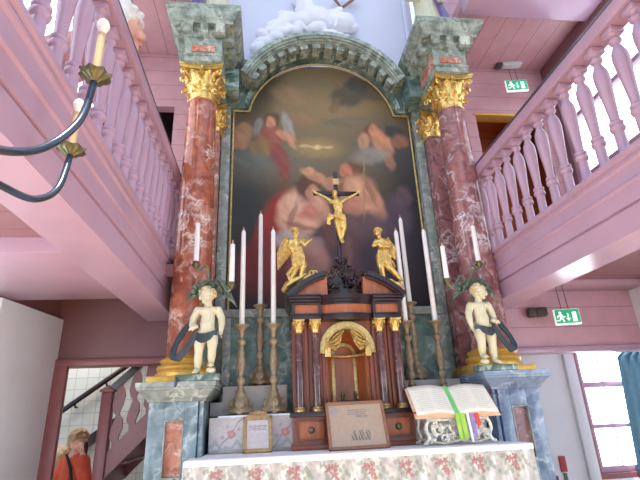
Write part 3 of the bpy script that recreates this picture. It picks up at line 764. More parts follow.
# ------------------------------------------------------------------ plaster relief over the arch
rl = thing('plaster_relief', 'white plaster relief of a bearded figure in clouds above the arch', 'relief', (0, 4.7, 5.42))
RY = 4.62
def rp(px, py, Y=RY): return at(px, py, Y)
mb = MB()
h = rp(303, 2); mb.ell(h, (.105,.12,.135)); mb.ell(h+Vector((.03,-.1,-.03)), (.03,.04,.035)); mb.ell(h+Vector((.05,-.06,-.13)), (.09,.08,.11)); mb.ell(h+Vector((-.06,.02,.06)), (.1,.1,.1))
mb.cap(h+Vector((.0,.05,-.12)), rp(318,22), .12, .2); mb.cap(rp(300,22), rp(345,24), .13, .15)
mb.cap(rp(318,20), rp(333,14), .1, .07); mb.cap(rp(333,14), rp(340,10), .065, .05)
mb.cap(rp(300,20), rp(286,16), .09, .07)
h2 = rp(282,17); mb.ell(h2, (.085,.09,.09)); mb.cap(rp(284,22), rp(270,32), .09, .08); mb.ell(rp(276,26), (.12,.09,.08))
mb.build('figure', m_relief, rl, voxel=.016)
mb = MB()
random.seed(3)
for i in range(26):
    t = i/25; px = 256+t*98; py = 52-24*math.sin(PI*t)+random.uniform(-5, 3)
    mb.ell(rp(px, py, 4.6+random.uniform(-.05, .08)), (random.uniform(.07,.13), .09, random.uniform(.06,.1)))
for px, py, r in ((262,34,.09),(272,27,.1),(345,22,.11),(352,28,.1),(330,26,.13),(338,16,.08)):
    mb.ell(rp(px, py), (r, .08, r*.8))
mb.build('clouds', m_relief, rl, voxel=.016)
mb = MB()
for k, (px, py) in enumerate(((376,38),(382,37),(388,35),(371,41),(264,25),(258,30))):
    c = rp(px, py, 4.8); mb.torus(c, .05, .012, 10, 6, 'y', -1.2, 1.6)
mb.build('feather_curls', m_relief, rl)
mb = MB(); a, b, c = rp(333, -3), rp(341.5, 8), rp(358, -4)
mb.tube([a, b, c], .022, 8); mb.tube([a, (a+c)/2, c], .022, 8)
mb.build('gilded_triangle', m_brownwood, rl)
mb = MB(); mb.cap(rp(338,16,4.5), rp(335,26,4.5), .025, .02); mb.build('staff', m_relief, rl)

# statues standing on the entablature blocks
for s in (-1, 1):
    c = Vector((s*1.13, 3.7, 5.066))
    sg = thing('statue', 'cream and gold robed statue standing over the column ' + ('beside the staircase door' if s < 0 else 'beside the sunlit window'), 'statue', c)
    MB().lathe([(.17,0),(.17,.04),(.155,.06)], c, 24).build('base', m_cream, sg)
    mb = MB()
    mb.chain([c+Vector((0,0,.2)), c+Vector((0,0,.45)), c+Vector((0,.0,.75)), c+Vector((0,0,.88))], [.15,.11,.12,.06])
    mb.ell(c+Vector((0,-.01,1.03)), (.065,.075,.09)); mb.ell(c+Vector((0,-.085,1.02)), (.014,.016,.02))
    for q in (-1, 1):
        mb.chain([c+Vector((q*.13,0,.8)), c+Vector((q*.2,-.05,.62)), c+Vector((q*.12,-.15,.5))], [.05,.04,.03])
        for k in range(5): mb.cap(c+Vector((q*.12-.02+k*.01,-.16,.5)), c+Vector((q*.1-.02+k*.01,-.2,.49)), .008, .006)
    for k in range(9):
        a = PI+PI*k/8; d = Vector((math.cos(a), math.sin(a), 0)); mb.cap(c+d*.15+Vector((0,0,.06)), c+d*.1+Vector((0,0,.5)), .026, .02)
    mb.build('body', m_cream, sg, voxel=.012)
    mb = MB()
    for k in range(4):
        mb.tube([c+Vector((s*(.13+.03*k),-.1+.03*k,.06)), c+Vector((s*(.15+.03*k),-.1+.02*k,.35)), c+Vector((s*.1,-.05,.75))], [.03,.028,.02], 8)
    mb.build('mantle', m_purple, sg)
# ------------------------------------------------------------------ altar table, gradines
ac = thing('altar_cloth', 'floral altar cloth with a white linen top over the altar table', 'altar cloth', (0, 3.32, .171))
def wr(x): return .004*math.sin(x*31)+.003*math.sin(x*67+1)
def front(u, v):
    x = -1.10+2.20*u; z = .175+(1.185-.175)*v; fl = .045*(1-v)
    x *= 1+fl*.6
    return Vector((x, 3.098-.02*(1-v)+wr(x)*(1-v), z))
FLW = []
for row, zz in enumerate((1.095, .90, .70, .5, .3)):
    for i in range(-6, 7):
        FLW.append((i*.232+(.116 if row % 2 else 0)+.02, zz, 1)); FLW.append((i*.232+(.0 if row % 2 else .116)+.02, zz+.03, .22))
ROSE, ROSE2, LEAF, BLUE = s2l((.62,.40,.40)), s2l((.74,.54,.52)), s2l((.50,.55,.46)), s2l((.62,.66,.68))
def fab(co):
    x, z = co.x, co.z
    s = .5+.5*math.sin(x*150+3*math.sin(z*20+x*40)); t = .5+.5*math.sin(x*57+2*math.sin(z*9)); 
    c = [v*(0.56+.34*s*t+.12*t) for v in s2l((.94,.95,.95))]
    if math.sin(x*23+math.sin(z*17)*2)*math.sin(z*31+x*11) > .35: c = [a*.55+b*.45 for a, b in zip(c, BLUE)]
    for fx, fz, k in FLW:
        dx, dz = x-fx, z-fz
        if abs(dx) > .1 or abs(dz) > .11: continue
        for ox, oz, r in ((-.022,.022,.022),(.018,.03,.02),(.012,-.012,.022),(.03,-.04,.015)):
            d = math.hypot(dx-ox, dz-oz)*(1+.3*math.sin(math.atan2(dz-oz,dx-ox)*5+fx*40))
            if d < r*(.5+.5*k)*.92:
                m = ROSE if (math.sin(d*500) > -.3) else ROSE2; q = .80*k+.06
                return [a*(1-q)+b*q for a, b in zip(c, m)]
        for ox, oz, r in ((-.045,.0,.016),(-.03,-.03,.02),(-.012,-.05,.014),(.048,.01,.014),(-.05,.045,.013),(.0,.065,.012),(-.055,-.06,.016),(.02,-.075,.013)):
            if math.hypot((dx-ox)*1.3, dz-oz) < r: return [a*.45+b*.55 for a, b in zip(c, LEAF)]
    return c
MB().grid(front, 340, 150).build('frontal', m_floral, ac, paint=fab, solid=.006)
mb = MB(); mb.box(-1.098, 1.098, 3.086, 3.31, 1.186, 1.203, .008); mb.box(-1.03, 1.03, 3.305, 3.98, 1.187, 1.203, .004); mb.box(-1.10, 1.10, 3.082, 3.09, 1.165, 1.2, .003)
mb.build('linen_top', m_lace, ac)
for s in (-1, 1):
    mb = MB(); mb.fr(tuple((sorted((s*1.128, s*1.116))))+(3.10, 3.31), .18, tuple(sorted((s*1.096, s*1.104)))+(3.10, 3.31), 1.19); mb.build('side_drop', m_lace, ac)

def ppaint(co):
    x, z = co.x, co.z
    c = list(s2l((.82,.78,.78)))
    n = math.sin(x*19+math.sin(z*33))*math.sin(z*27+x*9); c = [v*(1+.08*n) for v in c]
    for fx in (-.855, -.48, .0, .5, .86):
        d = math.hypot(x-fx, z-1.325); a = math.atan2(z-1.325, x-fx)
        if d < .028*(1+.10*math.cos(5*a)+.12*math.sin(3*a+x*50)): return s2l((.80,.57,.56)) if d > .010 else s2l((.86,.66,.62))
        for ox, oz, r in ((-.06,-.02,.014),(.05,.03,.012),(-.03,.05,.01)):
            if math.hypot(x-fx-ox, z-1.325-oz) < r: return s2l((.80,.66,.65))
        t = (x-fx)*1.2+1.385+.01*math.sin(x*60)
        if abs(z-t+.05) < .005 and abs(x-fx) < .1: return s2l((.58,.58,.62))
    h = 1.245+.02*math.sin(x*37)+.012*math.sin(x*90)
    if abs(z-h) < .016: return [v*.5+w*.5 for v, w in zip(c, s2l((.56,.62,.60)))]
    if z < 1.228: return s2l((.70,.64,.62))
    return c
gp = thing('painted_panel', 'flower-painted gradine panel standing at the back of the altar table', 'panel', (0, 3.6, 1.204))
MB().box(-1.01, 1.01, 3.53, 3.98, 1.205, 1.434).build('core', m_grey, gp)
MB().grid(lambda u, v: Vector((-1.01+2.02*u, 3.525, 1.206+.23*v)), 300, 46).build('flower_painting', m_panelp, gp, paint=ppaint, solid=.006)
MB().box(-.95, .95, 3.515, 3.985, 1.4345, 1.447, .003).build('top_board', m_white, gp)
m_gboard = plain('weathered_grey_board', rgb(176, 168, 162), .6, var=.12, scale=7)
for s in (-1, 1):
    gm = MB(); a_, b_ = sorted((s*.455, s*.945)); gm.box(a_, b_, 3.74, 3.98, 1.4475, 1.657, .004); a_, b_ = sorted((s*.94, s*1.034)); gm.box(a_, b_, 3.742, 3.98, 1.4475, 1.545, .003)
    tag(gm.build('gradine', m_gboard), 'plain grey upper gradine step on the ' + ('staircase' if s < 0 else 'book') + ' side of the tabernacle', 'step')

# ------------------------------------------------------------------ candlesticks and candles
STEM = [(.028,.0),(.034,.012),(.022,.03),(.018,.05),(.030,.065),(.034,.085),(.026,.105),(.017,.12),(.022,.14),(.031,.19),(.034,.23),(.029,.28),(.020,.325),(.016,.34),(.030,.352),(.036,.37),(.030,.388),(.018,.40),(.020,.42),(.026,.46),(.040,.478),(.060,.492),(.062,.50),(.03,.502)]
def candlestick(x, y, z, label, m):
    root = thing('candlestick', label, 'candlestick', (x, y, z), 'baroque altar candlesticks')
    mb = MB()   # tripod foot with scrolled corners
    rings = []
    prof = [(.090,.004),(.092,.018),(.074,.036),(.055,.065),(.047,.095),(.043,.118),(.032,.136),(.027,.155)]
    mb.lathe(prof, (x, y, z+.012), 36, fn=lambda a, zz: 1+(.16-.7*zz)*math.cos(3*(a+PI/2)))
    for k in range(3):
        a = -PI/2+2*PI*k/3+PI/3*0; d = Vector((math.cos(a), math.sin(a), 0)); c = Vector((x, y, z))
        mb.ell(c+d*.088+Vector((0,0,.016)), (.022,.022,.0155)); mb.tube([c+d*.1+Vector((0,0,.022)), c+d*.082+Vector((0,0,.06)), c+d*.056+Vector((0,0,.12))], [.014,.009,.007], 8)
    mb.build('foot', m, root)
    for k in range(3):
        a = -PI/2+2*PI*k/3+PI/3; a += PI/3; d = Vector((math.cos(a), math.sin(a), 0)); c = Vector((x, y, z+.074))+d*.068
        mb = MB(); mb.ell((0,0,0), (.034, .014, .036)); mb.torus((0,-.012,0), .026, .006, 16, 6, 'y')
        mb.xform(Matrix.Translation(c) @ Matrix.Rotation(a+PI/2, 4, 'Z') @ Matrix.Rotation(-.25, 4, 'X')).build('cartouche', m, root)
    sc_ = 1.0
    mb = MB().lathe(STEM, (x, y, z+.155), 24)
    for k in range(8):
        a = 2*PI*k/8; d = Vector((math.cos(a), math.sin(a), 0)); c = Vector((x, y, z+.155)); leafstrip(mb, c+d*.02+Vector((0,0,.12)), d, .1, .010, .014, .003); mb.ell(c+d*.03+Vector((0,0,.37)), (.008,.008,.014), sub=1)
    mb.build('stem', m, root)
    return root
def candle(x, y, z0, z1, label, r=.0215, lean=0, group=None):
    o = thing('candle', label, 'candle', (x, y, z0), group)
    h = z1-z0
    mb = MB().lathe([(r*1.02,0),(r,h*.02),(r*.93,h*.6),(r*.86,h*.955),(r*.6,h*.975),(r*.35,h*.985)], (x, y, z0), 20)
    mb.build('wax', m_wax, o)
    MB().lathe([(.004,0),(.0075,.008),(.007,.016),(.003,.03)], (x, y, z0+h*.983), 10).build('wick', m_wick, o)
    return o
L_ = 'tall white candle on '
for x, y, z, top, lab, cl, m in (
  (-.803, 3.625, 1.4475, 2.915, 'silvered candlestick at the outer end beside the staircase-side pedestal', 'candlestick nearest the staircase-side pedestal', m_stick),
  (-.557, 3.625, 1.4475, 2.922, 'silvered candlestick behind the little framed altar card, beside the wooden tabernacle', 'candlestick between the tall rear one and the tabernacle', m_stick),
  (.507, 3.625, 1.4475, 2.915, 'tarnished candlestick beside the tabernacle, behind the open book', 'front candlestick next to the tabernacle on the book side', m_stickd),
  (.757, 3.625, 1.4475, 2.925, 'tarnished candlestick behind the right page of the open book', 'candlestick behind the right page of the book', m_stickd),
  (-.665, 3.86, 1.658, 3.175, 'silvered candlestick raised on the grey step at the back, above the framed card', 'raised rear candlestick on the staircase side', m_stick),
  (.635, 3.86, 1.658, 3.14, 'pale candlestick raised on the grey step at the back, behind the book', 'raised rear candlestick on the book side', m_stick)):
    candlestick(x, y, z, lab, m)
    candle(x, y, z+.657, top, L_+cl, group='tall altar candles')

# ------------------------------------------------------------------ tabernacle
tb = thing('tabernacle', 'dark wooden tabernacle with columns, arched niche and broken pediment on the altar', 'tabernacle', (0, 3.6, 1.2045))
mb = MB(); mb.box(-.445, .445, 3.40, 3.52, 1.205, 1.235, .005); mb.box(-.43, .43, 3.415, 3.52, 1.235, 1.415)
mb.build('plinth', m_wood2, tb)
MB().box(-.45, .45, 3.39, 3.5145, 1.415, 1.45, .006).build('ledge', m_ebony, tb)
for s in (-1, 1):
    a, b = sorted((s*.215, s*.40)); 
    dr = MB().box(a, b, 3.405, 3.43, 1.265, 1.395, .006).build('drawer', m_wood, tb)
    mb = MB(); mb.box(a, b, 3.40, 3.408, 1.265, 1.277, .002); mb.box(a, b, 3.40, 3.408, 1.383, 1.395, .002); mb.box(a, a+.012, 3.40, 3.408, 1.277, 1.383, .002); mb.box(b-.012, b, 3.40, 3.408, 1.277, 1.383, .002)
    mb.build('moulding', m_wood2, dr)
    c = Vector(((a+b)/2, 3.39, 1.33)); MB().lathe([(.010,0),(.017,.004),(.023,.014),(.018,.028),(.006,.034)], (0,0,0), 16).xform(Matrix.Translation(c+Vector((0,.015,0))) @ Matrix.Rotation(PI/2, 4, 'X')).build('knob', m_bob, dr)
# body with arched niche
R0 = .155; zsN = 1.885
mb = MB()
ZT = 2.12
for s in (-1, 1):
    a, b = sorted((s*R0, s*.40)); mb.box(a, b, 3.56, 3.9, 1.45, zsN)
    poly = [(s*R0*math.cos(t), zsN+R0*math.sin(t)) for t in [PI/2*i/14 for i in range(15)]]
    mb.prism([(s*.40, zsN), (s*.40, ZT), (0, ZT)] + poly[::-1], 3.56, 3.62)
mb.build('body', m_wood, tb)
mb = MB()   # concave niche
mb.grid(lambda u, v: Vector((-R0*math.cos(PI*u), 3.60+R0*1.2*math.sin(PI*u), 1.45+(zsN-1.45)*v)), 24, 6)
mb.grid(lambda u, v: Vector((-R0*math.cos(PI*u)*math.cos(PI/2*v), 3.60+R0*1.2*math.sin(PI*u)*math.cos(PI/2*v), zsN+R0*math.sin(PI/2*v))), 24, 10)
mb.build('niche', m_wood, tb, solid=.008)
MB().box(-R0, R0, 3.47, 3.75, 1.4505, 1.47, .004).build('niche_floor', m_ebony, tb)
# convex drum fields flanking the niche
for s in (-1, 1):
    a, b = sorted((s*.162, s*.205)); MB().box(a, b, 3.52, 3.565, 1.452, 1.88, .012).build('drum_stile', m_wood2, tb)
# gilded arch, springing ring, inner door frame, drapery
mb = MB(); mb.arc(0, zsN, .168, .205, 3.50, 3.562, 0, PI, 32); mb.arc(0, zsN, .155, .17, 3.515, 3.562, 0, PI, 32); mb.arc(0, zsN, .2, .212, 3.515, 3.562, 0, PI, 32)
for s in (-1, 1): mb.box(s*.155, s*.215, 3.50, 3.562, zsN-.03, zsN+.002, .004)
mb.build('gilded_arch', m_goldp, tb)
mb = MB(); pts = [Vector((-.168*math.cos(PI*i/24), 3.55+.16*math.sin(PI*i/24), zsN-.02-.012*math.sin(PI*i/24))) for i in range(25)]
mb.tube(pts, .011, 8); mb.build('springing_ring', m_goldp, tb)
yb = 3.755
mb = MB(); mb.arc(0, 1.86, .075, .103, yb-.02, yb+.02, 0, PI, 24)
for s in (-1, 1): mb.box(s*.075, s*.103, yb-.02, yb+.02, 1.47, 1.862, .003)
mb.build('inner_door_frame', m_goldp, tb)
MB().prism([(-.074,1.47),(.074,1.47),(.074,1.86)]+[(.074*math.cos(PI*i/16), 1.86+.074*math.sin(PI*i/16)) for i in range(1,16)]+[(-.074,1.86)], yb-.006, yb+.015).build('inner_door', m_wood, tb)
for s in (-1, 1):
    def dp(u, v):
        # swag from top centre sweeping to the side, gathered at spring height
        x0 = .012+.0*v; t = u
        top = Vector((.015+.13*t, 0, .148-.02*t-.10*t*t)); low = Vector((.03+.115*t, 0, .125-.16*math.sin(min(1, t*1.25)*PI*.62)+.02*t))
        p = top.lerp(low, v); return Vector((s*p.x, 3.515-.022*math.sin(v*PI)+.012*math.sin(v*22+u*5), zsN+p.z+.01))
    MB().grid(dp, 14, 20).build('drapery', m_goldp, tb, solid=.008)
    mb = MB()
    for k in range(3): mb.tube([(s*(.138+.012*k), 3.51, zsN+.06), (s*(.142+.014*k), 3.50, zsN), (s*(.140+.016*k), 3.505, zsN-.055)], [.009,.011,.008], 8)
    mb.ell((s*.152, 3.495, zsN+.07), (.016,.014,.016))
    mb.build('drapery_tail', m_goldp, tb)
mb = MB().ell((0, 3.52, zsN+.19), (.02,.02,.024)); mb.build('keystone', m_goldp, tb)
# columns
for xx in (-.372, -.248, .248, .372):
    c = MB().lathe([(.030,.03),(.031,.2),(.029,.4),(.026,.555)], (xx, 3.475, 1.45), 24).build('column', m_dkcol, tb)
    MB().lathe([(.040,0),(.040,.012),(.034,.016),(.037,.024),(.031,.032)], (xx, 3.475, 1.45), 24).build('column_base', m_goldp, c)
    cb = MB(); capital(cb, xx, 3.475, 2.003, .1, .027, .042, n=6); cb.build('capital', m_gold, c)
    # backing pilaster
    MB().box(xx-.05, xx+.05, 3.525, 3.56, 1.452, 2.10, .003).build('backing_pilaster', m_wood2, tb)
# entablature: two straight wings and a bowed middle
def bow(mb, z0, z1, d, half=.205, y=3.47):
    pts = [(-half+2*half*i/16, y-d-.045*math.sin(PI*i/16)) for i in range(17)]
    mb.prism(pts+[(half, 3.9), (-half, 3.9)], z0, z1, 'xy')
def wings(mb, z0, z1, d, bev=.003):
    for s in (-1, 1): a, b = sorted((s*.2, s*(.42+d*.6))); mb.box(a, b, 3.435-d, 3.9, z0, z1, bev)
mb = MB(); wings(mb, 2.103, 2.135, .005); bow(mb, 2.103, 2.135, .01); wings(mb, 2.135, 2.145, .012); bow(mb, 2.135, 2.145, .018)
mb.build('architrave', m_ebony, tb)
mb = MB(); wings(mb, 2.145, 2.215, -.005); bow(mb, 2.145, 2.215, .0); mb.build('frieze', m_wood, tb)
mb = MB()
for s in (-1, 1):
    for q in (.2, .40): a, b = sorted((s*q, s*(q+.022))); mb.box(a, b, 3.428, 3.5, 2.146, 2.214)
for z0, z1, d in ((2.215,2.232,.01),(2.232,2.252,.03),(2.252,2.272,.05),(2.272,2.282,.058)): wings(mb, z0, z1, d); bow(mb, z0, z1, d)
mb.build('cornice', m_ebony, tb)
# broken segmental pediment
RP = .62; zc = 2.30-.40
for s in (-1, 1):
    a0, a1 = (math.radians(36), math.radians(66))
    f = lambda R, t: (s*R*math.cos(t), zc+R*math.sin(t))
    a0 = math.acos(.462/.63); zc_ = 2.285-.63*math.sin(a0)
    def seg(R0_, R1_, y0, y1):
        mb_ = MB(); A, B = (a0, math.radians(74)) if s > 0 else (PI-math.radians(74), PI-a0)
        return mb_.arc(0, zc_, R0_, R1_, y0, y1, A, B, 20)
    mb = seg(.60, .635, 3.38, 3.9); bm2 = seg(.585, .602, 3.40, 3.9)
    mb.build('pediment_cornice', m_ebony, tb); bm2.build('pediment_moulding', m_ebony, tb)
    n = 12; pol = [(s*.6*math.cos(a0+(math.radians(76)-a0)*i/n), zc_+.6*math.sin(a0+(math.radians(76)-a0)*i/n)) for i in range(n+1)]
    MB().prism([(s*.14, 2.283), (s*.44, 2.283)]+pol, 3.45, 3.88).build('tympanum', m_wood, tb)
mb = MB(); 
pts = [(-.15+.3*i/12, 3.50-.05*math.sin(PI*i/12)) for i in range(13)]
mb.prism(pts+[(.15,3.85),(-.15,3.85)], 2.282, 2.32, 'xy'); mb.prism([(a*.92, b+.015) for a, b in pts]+[(.135,3.85),(-.135,3.85)], 2.32, 2.345, 'xy')
mb.build('crest_base', m_ebony, tb)
random.seed(11)
mb = MB()
mb.chain([(0,3.62,2.33),(0,3.62,2.47),(0,3.62,2.56)], [.09,.07,.04])
for s in (-1, 1):
    for (cx_, cz_, R_, st_) in ((.10,2.45,.045,0),(.135,2.385,.03,1),(.055,2.545,.035,2),(.03,2.60,.025,.5)):
        pts = [Vector((s*(cx_+R_*(1-k/18)*math.cos(st_+k*.5)), 3.56-.03*math.sin(k*.3), cz_+R_*(1-k/18)*math.sin(st_+k*.5))) for k in range(15)]
        mb.tube(pts, [.016*(1-k/22) for k in range(15)], 8)
    for k in range(6):
        d = Vector((s*.5, -.9, .2)); leafstrip(mb, Vector((s*(.03+.022*k), 3.53-.006*k, 2.36+.02*(k%3))), d, .14-.012*k, .02, .04, .008)
for k in range(16):
    x_ = random.uniform(-.12,.12); z_ = random.uniform(2.35, 2.57-abs(x_)*1.1); R_c = random.uniform(.016,.03); s0 = random.uniform(0,6)
    mb.tube([Vector((x_+R_c*(1-j/14)*math.cos(s0+j*.55), 3.49-.002*j, z_+R_c*(1-j/14)*math.sin(s0+j*.55))) for j in range(11)], [.008*(1-j/18) for j in range(11)], 6)
for k in range(18): mb.ell((random.uniform(-.13,.13), 3.52+random.uniform(-.02,.03), 2.36+random.uniform(0,.12)), (.018,.018,.02), sub=1)
mb.build('carved_crest', m_ebony, tb)
# little stand in the niche
ns = thing('candle_holder', 'small dark stand with two bronze knobs inside the tabernacle niche', 'stand', (0, 3.55, 1.4705))
MB().box(-.105, .085, 3.49, 3.58, 1.4705, 1.49, .004).build('tray', m_ebony, ns)
MB().box(-.09, .07, 3.50, 3.57, 1.49, 1.515, .006).build('body', m_ebony, ns)
for xx in (-.055, .04): MB().lathe([(.02,0),(.022,.006),(.01,.014),(.014,.03),(.018,.04),(.012,.055),(.005,.07)], (xx, 3.535, 1.515), 16).build('knob', m_bob, ns)

# ------------------------------------------------------------------ crucifix
cr = thing('crucifix', 'black crucifix with gilded figure on top of the tabernacle crest', 'crucifix', (0, 3.62, 2.58))
MB().box(-.018, .018, 3.61, 3.635, 2.58, 3.465, .003).build('upright', m_ebony, cr)
MB().box(-.205, .205, 3.609, 3.633, 3.235, 3.272, .003).build('crossbar', m_ebony, cr)
MB().box(-.026, .026, 3.60, 3.608, 3.335, 3.395, .003).build('title_plaque', plain('pale_wood', rgb(214, 178, 132), .5), cr)
mb = MB(); y = 3.565
mb.chain([(-.005,y,3.13),(.0,y,3.06),(.012,y+.005,2.985)], [.044,.036,.036])
mb.ell((-.02,y,3.14), (.055,.03,.028)); mb.ell((.0,y-.012,3.10), (.045,.02,.04))
mb.chain([(-.008,y,3.16),(-.018,y-.01,3.19)], [.018,.018]); mb.ell((-.024,y-.018,3.217), (.025,.03,.034)); mb.ell((-.032,y-.047,3.207), (.006,.009,.01)); mb.ell((-.03,y-.03,3.187), (.016,.016,.02))
for s, hx in ((-1,-.188),(1,.186)):
    mb.chain([(s*.05-.005,y,3.145),(s*.115,y+.01,3.195),(hx,y+.03,3.247)], [.02,.0155,.011])
    mb.ell((hx+s*.006,y+.03,3.253), (.013,.009,.011))
    for k in range(4): mb.cap((hx+s*.008,y+.03,3.256), (hx+s*(.012+.007*k),y+.022,3.283-.006*k), .0045, .0035, 6)
    mb.cap((hx,y+.028,3.255), (hx-s*.012,y+.02,3.272), .0045, .004, 6)
mb.chain([(-.012,y,2.985),(-.012,y-.022,2.895),(.012,y+.015,2.80)], [.032,.023,.015]); mb.chain([(.035,y,2.985),(.04,y-.022,2.90),(.018,y+.018,2.81)], [.031,.022,.014])
mb.chain([(.012,y+.012,2.80),(.01,y-.018,2.765)], [.014,.009]); mb.chain([(.022,y+.015,2.80),(.026,y-.016,2.768)], [.014,.009])
cp = mb.build('corpus', m_gold, cr, voxel=.0042, sm_it=3)
mb = MB()
for k in range(5): mb.tube([(-.04,y-.03,2.99+.009*k),(0,y-.05,2.975+.009*k),(.05,y-.028,2.965+.01*k)], .008, 8)
for k in range(5): mb.tube([(-.04,y-.03,3.0),(-.085,y-.02,3.02-.016*k),(-.10,y-.01,2.985-.012*k),(-.075,y-.01,2.945-.004*k)], .008, 8)
mb.build('loincloth', m_gold, cp)

# ------------------------------------------------------------------ gilded angels on the pediment
def face(mb, c, r, d):
    d = Vector(d).normalized(); s = Vector((-d.y, d.x, 0)).normalized(); up = Vector((0,0,1))
    mb.ell(c, (r*.86, r*.92, r)); mb.ell(c+d*r*.9-up*r*.08, (r*.15,)*3); mb.cap(c+d*r*.8+up*r*.15, c+d*r*1.0-up*r*.12, r*.1, r*.14)
    mb.ell(c+d*r*.78-up*r*.42, (r*.2, r*.2, r*.09)); mb.ell(c+d*r*.62-up*r*.72, (r*.3, r*.3, r*.25))
    for q in (-1, 1): mb.ell(c+d*r*.66+s*q*r*.48-up*r*.22, (r*.28,)*3); mb.ell(c+s*q*r*.88, (r*.1, r*.16, r*.2)); mb.cap(c+d*r*.82+s*q*r*.12+up*r*.24, c+d*r*.66+s*q*r*.5+up*r*.22, r*.09, r*.07)
def hand(mb, w, d, side, r=.008, n=5):
    d = Vector(d).normalized(); s = Vector(side).normalized(); w = Vector(w); up = d.cross(s)
    mb.ell(w+d*r*2.2, (r*1.6,)*3)
    for k in range(4):
        b = w+d*r*3+s*r*(k-1.5)*.9; L = r*(3.0, 3.5, 3.2, 2.4)[k]; mb.cap(b, b+d*L*.6+up*L*.1, r*.48, r*.42, 6); mb.cap(b+d*L*.6+up*L*.1, b+d*L+up*L*.35, r*.42, r*.34, 6)
    b = w+d*r*1.5-s*r*1.5; mb.cap(b, b+d*r*2-s*r*1.4, r*.5, r*.38, 6)
def wing(mb, root, tip, side, n=9, up=Vector((0,0,1))):
    root, tip = Vector(root), Vector(tip); ax = tip-root
    out = Vector(side).normalized()
    shoulder = root+out*ax.length*.22+up*ax.length*.2
    mb.tube([root, shoulder, shoulder.lerp(tip, .35)+out*ax.length*.12], [.012,.016,.008], 8)
    for k in range(n):
        t = k/(n-1); b = root.lerp(shoulder, .2+.8*t); e = tip.lerp(root-up*ax.length*.35, 1-t)+out*.03*t
        m = b.lerp(e, .5)+out*ax.length*.10*t
        mb.ribbon([b, m, e], [.010,.017,.006], Vector((ax.y, -ax.x, 0)).cross(ax) if False else (e-b).cross(Vector((0,1,0))), .005)
